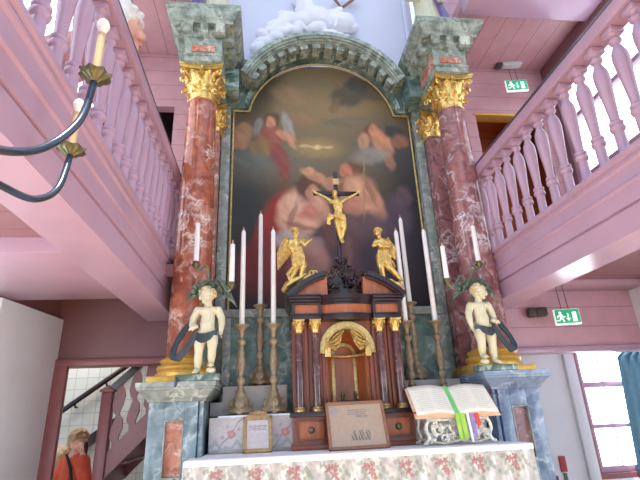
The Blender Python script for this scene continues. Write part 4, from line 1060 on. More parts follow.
def gold_angel(s):
    lab = 'gilded winged angel leaning on the pediment ' + ('side nearer the staircase' if s < 0 else 'side nearer the open book, hands at its chest')
    cx = -.372 if s < 0 else .352
    root = thing('angel_statue', lab, 'statue', (cx, 3.58, 2.40))
    mb = MB(); Y = 3.575
    if s < 0:
        P = lambda x, z, y=0: (cx+x, Y+y, z)
        mb.chain([P(.0,2.77),P(-.005,2.71),P(.01,2.655)], [.043,.036,.04])
        mb.chain([P(.002,2.80),P(.0,2.83)], [.02,.017]); face(mb, Vector(P(.0,2.865,-.01)), .036, (.75,-.6,-.25))
        mb.chain([P(.025,2.64),P(.06,2.56,-.03),P(.035,2.46,0)], [.04,.03,.02]); mb.chain([P(-.005,2.645),P(.0,2.55,.01),P(-.04,2.46,.0)], [.04,.03,.019])
        mb.cap(P(.035,2.455,0), P(.055,2.44,-.03), .018, .012); mb.cap(P(-.04,2.455,0), P(-.03,2.43,-.035), .018, .012)
        mb.chain([P(.04,2.785),P(.075,2.735,-.04),P(.10,2.755,-.07)], [.02,.016,.011]); hand(mb, P(.10,2.755,-.07), (.8,-.3,.4), (0,.6,.6), .0065)
        mb.chain([P(-.04,2.785),P(-.06,2.72,-.03),P(-.01,2.69,-.05)], [.02,.016,.011]); hand(mb, P(-.01,2.69,-.05), (.9,-.3,.1), (0,.3,1), .0065)
        body = mb.build('body', m_gold, root, voxel=.0045, sm_it=3)
        wg = MB(); wing(wg, P(-.03,2.78,.04), P(-.115,2.55,.05), (-1,.1,.1)); wg.build('wing', m_gold, root)
        wg = MB(); wing(wg, P(.0,2.79,.05), P(.11,2.80,.10), (.6,.2,.6), 7); wg.build('wing', m_goldp, root)
        rb = MB()
        for k in range(7): rb.tube([P(-.035+.012*k,2.70+.004*k,-.035),P(-.02+.013*k,2.63,-.05),P(-.03+.016*k,2.56-.012*(k%3),-.035)], [.009,.012,.009], 8)
        rb.tube([P(-.02,2.56,-.02),P(-.07,2.50,0),P(-.05,2.44,.0)], [.012,.016,.01], 8)
        rb.build('robe', m_gold, root)
        cl = MB()
        for (x, z, a, b) in ((-.06,2.41,.05,.035),(-.02,2.435,.05,.03),(.03,2.44,.045,.024),(.08,2.46,.045,.022),(.13,2.475,.035,.022),(-.09,2.375,.035,.03)): cl.ell(P(x,z), (a,.05,b), (0,-.45,0))
        for k in range(5): cl.tube([P(-.10+.03*k,2.37+.018*k,-.045),P(-.05+.03*k,2.43+.014*k,-.05),P(-.03+.03*k,2.46+.006*k,-.03)], .009, 8)
        for k, (x, z) in enumerate(((.15,2.50),(.12,2.50))): cl.torus(P(x,z,-.03), .018, .007, 14, 6, 'y')
        cl.build('cloud', m_gold, root, voxel=.005, sm_it=2)
    else:
        P = lambda x, z, y=0: (cx+x, Y+y, z)
        mb.chain([P(.005,2.77),P(.01,2.71),P(.0,2.655)], [.044,.037,.04]); mb.chain([P(-.005,2.80),P(-.012,2.83)], [.02,.017]); face(mb, Vector(P(-.02,2.862,-.01)), .036, (-.6,-.7,-.35))
        mb.chain([P(-.02,2.645),P(-.025,2.55,-.02),P(-.005,2.465)], [.038,.029,.019]); mb.chain([P(.02,2.64),P(.045,2.545,-.02),P(.13,2.46,.01)], [.04,.032,.018])
        mb.cap(P(-.005,2.46), P(-.03,2.445,-.035), .018, .012); mb.cap(P(.13,2.46,.01), P(.155,2.44,.0), .017, .011)
        mb.chain([P(-.04,2.785),P(-.075,2.73,-.03),P(-.03,2.735,-.065)], [.02,.016,.011]); hand(mb, P(-.03,2.735,-.065), (.9,-.1,.3), (0,.3,1), .0065)
        mb.chain([P(.045,2.785),P(.055,2.72,-.04),P(-.015,2.715,-.07)], [.02,.016,.011]); hand(mb, P(-.015,2.715,-.07), (-.9,-.1,.4), (0,.3,1), .0065)
        body = mb.build('body', m_gold, root, voxel=.0045, sm_it=3)
        wg = MB(); wing(wg, P(.04,2.78,.06), P(.15,2.635,.13), (1,.1,.35)); wg.build('wing', m_gold, root)
        wg = MB(); wing(wg, P(.03,2.785,.09), P(.12,2.66,.15), (1,.1,.6), 7); wg.build('wing', m_goldp, root)
        rb = MB()
        for k in range(7): rb.tube([P(-.035+.012*k,2.69,-.035),P(-.045+.016*k,2.63,-.05),P(-.05+.018*k,2.575-.01*(k%3),-.035)], [.009,.012,.009], 8)
        rb.tube([P(.03,2.60,-.02),P(.08,2.60,0),P(.10,2.55,.0)], [.012,.014,.009], 8)
        rb.build('robe', m_gold, root)
        cl = MB()
        for (x, z, a, b) in ((-.13,2.475,.04,.025),(-.08,2.46,.05,.026),(-.02,2.44,.05,.028),(.05,2.42,.05,.03),(.11,2.39,.05,.034)): cl.ell(P(x,z), (a,.05,b), (0,.45,0))
        for k in range(6): cl.tube([P(-.15+.045*k,2.50-.02*k,-.03),P(-.12+.045*k,2.46-.018*k,-.05),P(-.08+.045*k,2.43-.018*k,-.045)], .01, 8)
        cl.build('cloud', m_gold, root, voxel=.005, sm_it=2)
    hb = MB(); hc = Vector((cx+(.0 if s < 0 else -.02), Y-.01, 2.865))
    random.seed(5)
    for k in range(26):
        a, e = random.uniform(0, 2*PI), random.uniform(.1, 1.4); v = Vector((math.cos(a)*math.cos(e), math.sin(a)*math.cos(e), math.sin(e)))
        if v.dot(Vector((.75*-s if s<0 else -.6, -.65, -.1))) > .55: continue
        hb.ell(hc+v*.034, (.011,.011,.009), sub=1)
    hb.build('hair', m_gold, root)
gold_angel(-1); gold_angel(1)

# ------------------------------------------------------------------ putti, their candle branches
def putto(s):
    where = 'on the pedestal beside the staircase door' if s < 0 else 'on the pedestal beside the sunlit window'
    x0, y0, z0, h = s*1.035, 3.385, 1.722, .625
    pl = thing('plinth', 'low green marble plinth under the putto ' + where, 'plinth', (x0, 3.38, 1.676))
    MB().lathe([(.5,0),(.52,.008),(.50,.03),(.49,.042)], (x0-s*-.06, 3.375, 1.6765), 4, sx=.3, sy=.09, fn=lambda a, z: 1.25).build('slab', m_dkgreen, pl) if False else MB().box(x0-.105+(s*.09 if s*.09 < 0 else 0), x0+.105+(s*.09 if s*.09 > 0 else 0), 3.325, 3.44, 1.6765, 1.720, .006).build('slab', m_dkgreen, pl)
    root = thing('putto', 'cream putto with slate drapery standing ' + where, 'statue', (x0, y0, z0))
    P = lambda x, y, z: (x0+s*-x*h, y0+y*h, z0+z*h)    # x is mirrored: + is towards the centre of the altar
    mb = MB()
    mb.chain([P(.0,.0,.47),P(0,-.02,.55),P(.005,-.005,.64),P(0,0,.70)], [.086*h,.084*h,.078*h,.082*h])
    mb.ell(P(-.06,-.005,.715), (.06*h,.06*h,.05*h)); mb.ell(P(.06,-.005,.715), (.06*h,.06*h,.05*h)); mb.ell(P(-.03,.03,.44), (.07*h,.075*h,.07*h)); mb.ell(P(.04,.03,.44), (.07*h,.075*h,.07*h)); mb.ell(P(.0,-.055,.555), (.07*h,.05*h,.06*h))
    mb.chain([P(.0,0,.76),P(-.005,-.01,.815)], [.048*h,.044*h]); face(mb, Vector(P(-.015,-.02,.895)), .098*h, (-.45*s*-1 if False else (s*.35), -.85, -.28))
    mb.chain([P(-.058,0,.44),P(-.078,-.02,.34),P(-.08,-.02,.24),P(-.086,.005,.15),P(-.088,.005,.055)], [.070*h,.068*h,.05*h,.051*h,.034*h])
    mb.chain([P(-.088,0,.045),P(-.105,-.07,.025)], [.036*h,.026*h])
    mb.chain([P(.055,-.01,.44),P(.068,-.045,.35),P(.07,-.06,.27),P(.065,-.03,.19),P(.062,-.02,.12)], [.070*h,.066*h,.05*h,.048*h,.033*h])
    mb.chain([P(.062,-.025,.105),P(.066,-.09,.092)], [.034*h,.026*h])
    for lx, lz, ly in ((-.105,.022,-.08),(.066,.09,-.10)):
        for k in range(5): mb.cap(P(lx-.024+.012*k,ly,lz), P(lx-.026+.013*k,ly-.02,lz-.006), .009*h, .008*h, 6)
    # arms: outer one sweeps back to the drapery, inner one hangs at the side
    mb.chain([P(-.115,0,.72),P(-.165,.03,.63),P(-.175,.02,.55),P(-.12,-.06,.52)], [.048*h,.044*h,.04*h,.028*h]); hand(mb, P(-.12,-.06,.52), (s*-.6*-1, -.5, -.3), (0,0,1), .014*h)
    mb.chain([P(.115,0,.72),P(.155,-.01,.63),P(.165,-.03,.56),P(.16,-.05,.47)], [.048*h,.043*h,.04*h,.027*h]); hand(mb, P(.16,-.05,.47), (0,-.2,-1), (0,1,0), .014*h)
    body = mb.build('body', m_cream, root, voxel=.0036, sm_it=3)
    hb = MB(); random.seed(9); hc = Vector(P(-.015,-.02,.905))
    fd = Vector((s*.35, -.85, -.2)).normalized()
    for k in range(90):
        a, e = random.uniform(0, 2*PI), math.asin(random.uniform(-.3, 1)); v = Vector((math.cos(a)*math.cos(e), math.sin(a)*math.cos(e), math.sin(e)))
        if v.dot(fd) > .45 and v.z < .62: continue
        hb.ell(hc+v*.092*h, (.022*h,.022*h,.018*h), sub=1)
    hb.build('hair', m_hairc, root, voxel=.005, sm_it=1)
    MB().ell(P(.065,-.05,.036), (.055*h,.055*h,.036*h)).build('ball', m_cream, root)
    # drapery: across the loins, then looping outwards and down, back up behind the shoulder
    db = MB()
    for k in range(5):
        o = .012*k
        db.tube(smooth_path([Vector(q_) for q_ in [P(.11,-.05,.475-o),P(.03,-.105,.435-o*1.3),P(-.05,-.11,.42-o*1.6),P(-.13,-.05,.45-o)]], 4), .014*h, 8)
        db.tube(smooth_path([Vector(q_) for q_ in [P(-.11,-.07,.47-o),P(-.17,-.06,.38-o*1.4),P(-.26,-.04,.26-o*1.5),P(-.345+o,-.02,.175-o*.4),P(-.39+o,.0,.205),P(-.385+o,.02,.28+o),P(-.33+o,.05,.43),P(-.25+o*.5,.08,.56),P(-.17,.10,.66)]], 4), .017*h, 8)
    db.build('drapery', m_drape, root)
    # candle branch
    br = thing('candle_branch', 'green bronze leafy two-candle branch rising behind the putto ' + where, 'candle branch', (x0, 3.44, 2.2))
    cups = ((-1.128, 2.515, 2.835), (-.865, 2.355, 2.665)) if s < 0 else ((1.052, 2.505, 2.82), (.772, 2.365, 2.645))
    yC = 3.30
    tb_ = MB(); pass
    tb_.tube([(x0+s*.02, 3.475, 1.78), (x0+s*.02, 3.475, 2.1), (x0, 3.475, 2.36), (x0, 3.44, 2.42)], [.014,.014,.016,.01], 8)
    for (xx, zz, _) in cups: tb_.tube(smooth_path([Vector(q_) for q_ in [(x0, 3.47, 2.34), (x0+(xx-x0)*.35, 3.42, 2.34+.6*(zz-2.34)+.07), (xx+(x0-xx)*.2, yC+.03, zz-.055), (xx, yC, zz-.035)]], 6), .009, 8)
    tb_.build('stem', m_frond, br)
    random.seed(21)
    def frond(p0, d, L, w, droop):
        f = MB(); p0 = Vector(p0); d = Vector(d).normalized(); pts = []
        for i in range(8):
            t = i/7; pts.append(p0+d*L*t+Vector((0,0,-droop*t*t*L))+Vector((0,-.05*math.sin(t*PI)*L,0)))
        side = d.cross(Vector((0,-1,0)))
        f.ribbon(pts, [w*.3,w*.55,w*.7,w*.72,w*.66,w*.5,w*.3,w*.08], side, .009)
        for k_, sg in ((1, -1), (2, 1), (3, -1), (4, 1)):
            q = pts[k_]; tl = (pts[k_+1]-pts[k_-1]).normalized(); e = (tl*.8+side.normalized()*sg*.75).normalized(); l_ = L*(.42-.05*k_)
            f.ribbon([q, q+e*l_*.5+Vector((0,-.012,.006)), q+e*l_*.85+Vector((0,-.008,-.006)), q+e*l_+tl*l_*.15+Vector((0,0,-.024))], [w*.25,w*.36,w*.26,w*.05], side+tl*sg*.4, .007)
        return f
    fr_ = [((-.35,-.1,1),.17,.9),((.4,-.1,1),.17,.9),((-.9,-.15,.75),.21,.95),((.9,-.15,.8),.23,.95),((-1,-.1,.4),.19,.9),((1,-.1,.45),.22,1.0),((.55,-.3,.9),.18,1.0),((-.6,-.3,.85),.16,1.0)]
    for d, L, dr in fr_:
        frond((x0, 3.47, 2.34), d, L, .042, dr).build('leaf', m_frond, br)
    for n_, (xx, zz, top) in enumerate(cups):
        MB().lathe([(.008,-.035),(.014,-.025),(.03,-.008),(.033,0),(.022,.002),(.02,.015),(.024,.022)], (xx, yC, zz-.018), 16).build('cup', m_bob, br)
        outer = (n_ == 0)
        candle(xx, yC, zz+.005, top, 'short white candle ' + ('on the higher outer branch cup ' if outer else 'on the lower inner branch cup ') + ('beside the staircase door' if s < 0 else 'beside the sunlit window'), r=.020, group='candles on the leafy branches')
putto(-1); putto(1)
pn = at(175, 388, 3.31)
tag(MB().cap((pn.x, 3.31, 1.645), (pn.x, 3.31, 1.70), .008, .008).build('hook', m_black), 'small dark metal pin on the marble pedestal cornice near the staircase', 'pin')

# ------------------------------------------------------------------ altar cards
def leaned(z, y0, tilt): return Matrix.Translation((0, y0, z)) @ Matrix.Rotation(-tilt, 4, 'X')
def sheet_print(w, h, fn, M, parent, name, mat, nu=60, nv=80):
    mb = MB().grid(lambda u, v: Vector((-w/2+w*u, 0, h*v)), nu, nv)
    loc = {}
    me_cols = []
    for v in mb.bm.verts: me_cols.append(fn(v.co.x, v.co.z))
    it = iter(me_cols); mb.xform(M)
    return mb.build(name, mat, parent, solid=.003, paint=lambda co: next(it))
m_dullgold = plain('dull_gilt', rgb(168, 136, 92), .45, .3, var=.25, scale=30, bump=.3)
W1, H1 = .20, .235
c1 = thing('altar_card', 'small gilt-framed altar card with a crest leaning against the painted panel', 'framed card', (-.672, 3.44, 1.204))
M = Matrix.Translation((-.672, 3.42, 1.206)) @ Matrix.Rotation(-.24, 4, 'X')
mb = MB(); f = .026
for a, b, c, d in ((-W1/2,-W1/2+f,0,H1),(W1/2-f,W1/2,0,H1),(-W1/2,W1/2,0,f),(-W1/2,W1/2,H1-f,H1)): mb.box(a, b, -.012, .012, c, d, .004)
mb.xform(M).build('frame', m_dullgold, c1)
mb = MB(); mb.prism([(-.085,H1),(.085,H1),(.05,H1+.012),(.03,H1+.03),(0,H1+.04),(-.03,H1+.03),(-.05,H1+.012)], -.008, .01)
for s in (-1, 1): mb.torus((s*.045, -.006, H1+.012), .014, .006, 14, 6, 'y')
mb.ell((0,-.008,H1+.02), (.016,.01,.016)); mb.xform(M).build('crest', m_dullgold, c1)
random.seed(2); LN = [[random.random() < .72 for _ in range(40)] for _ in range(40)]
def card_print(x, z):
    c = s2l((.80,.76,.77)); t = (z-.03)/.18
    if .62 < t < .80 and abs(x) < .062 and (z*1000 % 9) < 4.5 and LN[int(z*1000/9) % 40][int((x+.07)*280) % 40]: return s2l((.52,.48,.52))
    if .1 < t < .55 and abs(x) < .066 and (z*1000 % 11) < 3.5 and LN[int(z*1000/11) % 40][int((x+.07)*280) % 40]: return s2l((.74,.68,.68))
    return c
sheet_print(W1-.04, H1-.04, lambda x, z: card_print(x, z+.02), M @ Matrix.Translation((0,-.002,.02)), c1, 'printed_sheet', m_print)
W2, H2 = .405, .315
c2 = thing('framed_print', 'large plain wooden frame with a faded print leaning on the tabernacle front', 'framed print', (-.005, 3.28, 1.204))
M = Matrix.Translation((-.006, 3.235, 1.207)) @ Matrix.Rotation(-.36, 4, 'X') @ Matrix.Rotation(math.radians(-.6), 4, 'Y')
mb = MB(); f = .020
for a, b, c, d in ((-W2/2,-W2/2+f,0,H2),(W2/2-f,W2/2,0,H2),(-W2/2,W2/2,0,f),(-W2/2,W2/2,H2-f,H2)): mb.box(a, b, -.012, .012, c, d, .004)
mb.xform(M).build('frame', m_brownwood, c2)
def print2(x, z):
    c = s2l((.70,.62,.55)); 
    if math.hypot(x+.15, z-.26) < .03: c = s2l((.64,.60,.60))
    if .225 < z < .265 and -.055 < x < .075 and (z*1000 % 14) < 8 and LN[int(z*1000/14) % 40][int((x+.07)*190) % 40]: return s2l((.54,.50,.48))
    if .205 < z < .22 and 0 < x < .08 and LN[5][int((x+.07)*170) % 40]: return s2l((.56,.52,.49))
    if .055 < z < .125 and -.05 < x < .085:
        hgt = .06+.06*abs(math.sin(x*70))+.01*math.sin(x*230)
        if z < hgt+.01 and math.sin(x*300+z*90) > -.6: return s2l((.46,.47,.44))
    return c
sheet_print(W2-.03, H2-.03, lambda x, z: print2(x, z+.015), M @ Matrix.Translation((0,-.001,.015)), c2, 'faded_print', m_print, 110, 80)

# ------------------------------------------------------------------ book on its stand
bs = thing('book_stand', 'openwork silver book stand with carved leaf scrolls on the altar table', 'book stand', (.67, 3.34, 1.204))
bx0, bx1 = .435, .915; bc = .675
mb = MB(); random.seed(4)
for s in (-1, 1):
    xe = bc+s*.215
    for y_, zt in ((3.232, 1.37), (3.405, 1.46)):
        mb.tube(smooth_path([Vector((xe+s*.022, y_, 1.216)), Vector((xe-s*.004, y_, 1.25)), Vector((xe+s*.012, y_, 1.30)), Vector((xe+s*.004, y_, 1.34)), Vector((xe-s*.02, y_, zt))], 5), .013, 8)
        mb.ell((xe+s*.024, y_-.002, 1.2185), (.018,.016,.0135))
    mb.tube([(xe, 3.235, 1.24), (xe+s*.01, 3.32, 1.235), (xe, 3.405, 1.24)], .009, 8)
mb.box(bx0+.02, bx1-.02, 3.222, 3.242, 1.352, 1.374, .006)
mb.tube(smooth_path([Vector((bx0+.03, 3.232, 1.235)), Vector((bc-.1, 3.23, 1.215)), Vector((bc, 3.23, 1.235)), Vector((bc+.1, 3.23, 1.215)), Vector((bx1-.03, 3.232, 1.235))], 6), .008, 8)
mb.build('frame', m_silver, bs)
mb = MB()
for s in (-1, 1):
    for (cx_, cz_, R_, st_, dr_) in ((.075,1.29,.042,0,1),(.15,1.30,.04,2,1),(.11,1.245,.03,4,-1),(.19,1.25,.026,1,1),(.03,1.25,.028,3,1),(.165,1.335,.02,5,-1),(.04,1.335,.022,.5,1)):
        pts = [Vector((bc+s*(cx_+R_*(1-k/20)*math.cos(st_+dr_*k*.48)), 3.225-.004*math.sin(k), cz_+R_*(1-k/20)*math.sin(st_+dr_*k*.48))) for k in range(16)]
        mb.tube(pts, [.011*(1-k/28) for k in range(16)], 8)
    for k in range(12):
        p = Vector((bc+s*random.uniform(.015,.2), 3.222, random.uniform(1.235,1.34))); a = random.uniform(0, 2*PI); d = Vector((math.cos(a), -.15, math.sin(a)))
        mb.ribbon([p, p+d*.022, p+d*.042+Vector((0,.004,0))], [.009,.015,.003], Vector((-d.z,0,d.x)), .005)
mb.build('leaf_scrolls', m_silver, bs)
mb = MB(); TL = Matrix.Translation((bc, 3.215, 1.378)) @ Matrix.Rotation(math.radians(46-90)*-1 if False else math.radians(46), 4, 'X')
mb.box(-.25, .25, 0, .26, -.012, 0, .003); mb.xform(TL).build('rest_board', m_silver, bs)
bk = thing('open_book', 'large open book with cream pages lying on the silver book stand', 'book', (bc, 3.3, 1.385))
TL2 = TL @ Matrix.Translation((0, 0, .003))
mb = MB(); mb.box(-.30, -.004, -.012, .268, 0, .006, .002); mb.box(.004, .30, -.012, .268, 0, .006, .002); mb.xform(TL2).build('cover', m_pageedge, bk)
for s in (-1, 1):
    n = 14; th = lambda t: .007+.036*math.sin(min(1, t*1.5+.12)*PI/2)*(1-.55*max(0, (t-.35)/.65)**1.4)
    pol = [(s*.285*i/n+s*.003, th(i/n)) for i in range(n+1)]
    mb = MB(); mb.prism([(s*.003, .007)]+pol+[(s*.288, .007)], -.004, .26); mb.xform(TL2).build('page_block', m_pageedge, bk, smooth=30)
    mb = MB().grid(lambda u, v: Vector((s*(.004+.283*u), -.003+.262*v, th(u)+.0012)), 20, 6); mb.xform(TL2).build('page', m_paper, bk, solid=.0015)
    mb = MB()
    random.seed(8+s)
    for r in range(11):
        yy = .03+.019*r; 
        for q in range(2):
            u0, u1 = (.12+.43*q, .50+.41*q-random.uniform(0, .12)); z = .0032
            pts = [Vector((s*(.004+.283*(u0+(u1-u0)*k/5)), yy, th(u0+(u1-u0)*k/5)+z)) for k in range(6)]
            mb.ribbon(pts, .0011, (0,1,0), .0005)
    mb.xform(TL2).build('text_lines', plain('ink_grey', rgb(186, 182, 172), .9), bk)
mb = MB(); random.seed(6)
for k in range(7): yy = .06+.026*k; mb.box(.286, .304, yy, yy+.013, .012+.002*(k%3), .017+.002*(k%3), .001)
mb.box(-.305, -.286, .02, .04, .012, .017, .001)
mb.xform(TL2).build('index_tab', RIB['red'] if False else plain('maroon_tab', rgb(150, 70, 70), .6), bk)
for name, x, w, L, topv in (('green',-.006,.026,.0,1),('lime',-.016,.028,.145,0),('lime',.020,.032,.14,0),('white',.058,.018,.16,0),('violet',.086,.026,.13,0),('red',.118,.03,.06,0)):
    mb = MB()
    if topv:
        pts = [TL2 @ Vector((x, .262, .022)), TL2 @ Vector((x, .18, .026)), TL2 @ Vector((x, .08, .026)), TL2 @ Vector((x, .0, .024)), TL2 @ Vector((x, -.016, .018)), Vector((bc+x-.004, 3.188, 1.33))]
    else:
        a = TL2 @ Vector((x, -.002, .028)); b = TL2 @ Vector((x, -.02, .018)); pts = [a, b, b+Vector((.004, -.004, -L*.4)), b+Vector((.012, 0, -L))]
    mb.ribbon(pts, w*.5, (1, 0, .02), .0012).build('ribbon_bookmark', RIB[name], bk)

# ------------------------------------------------------------------ chandelier (its hub hangs outside the frame)
hub = Vector((-1.02, .42, 2.02))
ch = thing('chandelier', 'dark metal chandelier with curved arms and brass drip pans hanging in the nave', 'chandelier', hub-Vector((0, 0, .2)))
MB().lathe([(.01,-.2),(.05,-.17),(.075,-.1),(.06,-.03),(.03,.02),(.025,.1),(.045,.14),(.03,.2),(.015,.28),(.012,.5)], hub, 24).build('body', m_black, ch)
mb = MB(); z = hub.z+.5; 
k = 0
while z < 8.18:
    mb.torus((hub.x, hub.y, z+.03), .02, .004, 12, 6, 'x' if k % 2 else 'y'); z += .046; k += 1
mb.build('chain', m_black, ch)
def arm(pix, Yt, bpx, spx, upx, rr):
    pts = [at(px, py, Y) for px, py, Y in pix]; bob = at(*bpx, Yt); sl = at(*spx, Yt)
    up = Vector((0, 0, 1)); pts = [hub]+pts+[bob-up*.012]
    a = MB().tube(smooth_path(pts), rr, 12).build('arm', m_black, ch)
    mb = MB().lathe([(.008,-.024),(.018,-.014),(.038,-.005),(.045,.009),(.040,.011),(.022,.006),(.012,.012),(.012,.02)], bob, 32, fn=lambda a_, z_: 1+.10*math.cos(8*a_)*(1 if z_ < .011 else 0))
    for k in range(8):
        q = 2*PI*k/8; d = Vector((math.cos(q), math.sin(q), 0)); leafstrip(mb, bob+d*.018-up*.012, d, .022, .013, .026, .003)
    mb.build('drip_pan', m_bob, a)
    h = (sl-bob).length
    MB().lathe([(.0115,.018),(.0115,h)], bob, 16).build('candle_sleeve', m_sleeve, a)
    MB().lathe([(.009,h),(.012,h+.008),(.0195,h+.028),(.0195,h+.036),(.014,h+.05),(.005,h+.058)], bob, 20).build('bulb', m_bulb, a)
arm([(-60,120,.62),(0,150,.92),(45,147,1.07),(80,120,1.16)], 1.2, (95,77), (104,34), None, .0105)
arm([(-90,128,.72),(-40,162,.95),(0,185,1.15),(34,199,1.28),(58,188,1.38)], 1.45, (71,151), (78.5,113), None, .0105)
for q in (math.radians(200), math.radians(320), math.radians(260)):
    d = Vector((math.cos(q), math.sin(q), 0)); e = hub+d*.42+Vector((0,0,.08)); up = Vector((0,0,1))
    a = MB().tube(smooth_path([hub, hub+d*.16-up*.08, hub+d*.36-up*.05, e]), .0105, 12).build('arm', m_black, ch)
    MB().lathe([(.008,-.01),(.034,-.004),(.040,.008),(.02,.008),(.012,.02)], e, 24).build('drip_pan', m_bob, a)
    MB().lathe([(.0115,.018),(.0115,.11)], e, 16).build('candle_sleeve', m_sleeve, a)
    MB().lathe([(.009,.11),(.0195,.138),(.0195,.146),(.005,.168)], e, 16).build('bulb', m_bulb, a)

# ------------------------------------------------------------------ visitors
def person(name_label, head, hr, fdir, joints, jacket, jmat, trouser, tmat, hairfn, hmat, cat='person', voxel=.012, extra=None):
    root = thing('person', name_label, cat, joints['ground'])
    mb = MB(); face(mb, head, hr, fdir)
    for pts, rs in joints['body']: mb.chain(pts, rs)
    for h_ in joints.get('hands', []): hand(mb, *h_)
    body = mb.build('body', m_skin, root, voxel=voxel*.75, sm_it=3)
    mb = MB()
    for pts, rs in jacket: mb.chain(pts, rs)
    mb.build('jacket', jmat, root, voxel=voxel, sm_it=3)
    mb = MB()
    for pts, rs in trouser: mb.chain(pts, rs)
    mb.build('trousers', tmat, root, voxel=voxel, sm_it=3)
    mb = MB(); hairfn(mb); mb.build('hair', hmat, root, voxel=.009, sm_it=2)
    mb = MB(); d_ = Vector(fdir).normalized(); s_ = Vector((-d_.y, d_.x, 0)).normalized()
    for q in (-1, 1): mb.ell(head+d_*hr*.86+s_*q*hr*.33+V((0,0,hr*.08)), (hr*.07, hr*.07, hr*.055), sub=1); mb.cap(head+d_*hr*.9+s_*q*hr*.2+V((0,0,hr*.24)), head+d_*hr*.78+s_*q*hr*.45+V((0,0,hr*.22)), hr*.03, hr*.025, 6)
    mb.build('eyes', m_blackc, root)
    mb = MB(); mb.cap(head+d_*hr*.93+s_*hr*.15-V((0,0,hr*.45)), head+d_*hr*.93-s_*hr*.15-V((0,0,hr*.45)), hr*.06, hr*.06, 6); mb.build('lips', plain('lip_rose', rgb(190, 110, 104), .5), root)
    if extra: extra(root)
    return root
V = Vector
# child in the red jacket
hd = at(79, 442, 4.95); gx, gy = hd.x, hd.y
f = V((.80, -.52, -.2)); R_ = .092
def hair1(mb):
    fd = f.normalized(); random.seed(1)
    mb.ell(hd-fd*.018+V((0,0,.022)), (.092,.096,.092)); mb.ell(hd-fd*.05-V((0,0,.02)), (.07,.07,.075))
    for k in range(40):
        a, e = random.uniform(0, 2*PI), random.uniform(.25, 1.5); v = V((math.cos(a)*math.cos(e), math.sin(a)*math.cos(e), math.sin(e))); mb.ell(hd-fd*.015+V((0,0,.02))+v*.09, (.02,.02,.014), sub=1)
S = hd+V((-.02, .02, -.17))
def P1(x, y, z): return S+V((x, y, z))
sr, sl = P1(.10,-.10,0), P1(-.10,.10,0)
jj = dict(ground=V((gx, gy, 0)), body=[([hd-V((.01,0,.06)), S+V((0,0,.02))], [.048,.055]), ([S, P1(0,0,-.30)], [.10,.10]),
   ([sr, P1(.17,-.16,-.2), hd+V((.085,-.10,-.10))], [.045,.04,.028]), ([sl, P1(-.17,.06,-.2), P1(-.10,-.08,-.34)], [.045,.04,.028]),
   ([P1(.06,-.05,-.36), P1(.07,-.06,-.68), V((gx+.06, gy-.06, .06))], [.08,.06,.04]), ([P1(-.06,.05,-.36), P1(-.07,.05,-.68), V((gx-.08, gy+.05, .06))], [.08,.06,.04]),
   ([V((gx+.06,gy-.06,.05)), V((gx+.16,gy-.12,.035))], [.045,.035]), ([V((gx-.08,gy+.05,.05)), V((gx+.02,gy-.01,.035))], [.045,.035])],
   hands=[(hd+V((.085,-.10,-.10)), (-.2,.15,1), (.6,.7,0), .017), (P1(-.10,-.08,-.34), (.8,-.5,-.3), (0,0,1), .017)])
jk = [([S+V((0,0,-.01)), P1(0,0,-.16), P1(0,0,-.36)], [.105,.125,.13]), ([sl, sr], [.075,.075]), ([sr, P1(.18,-.165,-.2), hd+V((.095,-.105,-.14))], [.07,.062,.045]), ([sl, P1(-.175,.06,-.2), P1(-.115,-.06,-.32)], [.07,.062,.045]), ([S+V((-.05,-.0,.045)), S+V((.05,-.03,.035))], [.05,.045])]
tr = [([P1(.05,-.04,-.34), P1(.07,-.06,-.68), V((gx+.06,gy-.06,.1))], [.10,.075,.06]), ([P1(-.05,.04,-.34), P1(-.07,.05,-.68), V((gx-.08,gy+.05,.1))], [.10,.075,.06])]
def ex1(root):
    mb = MB(); mb.tube([S+V((-.06,-.07,.07)), P1(.02,-.135,-.05), P1(.05,-.14,-.2), P1(.03,-.14,-.3)], [.012,.014,.014,.012], 8); mb.build('strap', m_blackc, root)
    MB().box(-.014,.014,-.02,.02,-.06,.06,.006).xform(Matrix.Translation(hd+V((.10,-.09,-.06)))).build('audio_handset', m_blackc, root)
    mb = MB(); mb.box(-.055,-.02,-.006,.004,-.008,.008,.002); mb.box(-.005,.05,-.006,.004,-.008,.008,.002); mb.xform(Matrix.Translation(P1(.0,-.152,-.17))).build('chest_badge', m_white, root)
person('fair-haired child in a red jacket holding a hand to the ear in the stair doorway', hd, R_, f, jj, jk, m_redc, tr, m_blackc, hair1, m_hairb, extra=ex1)
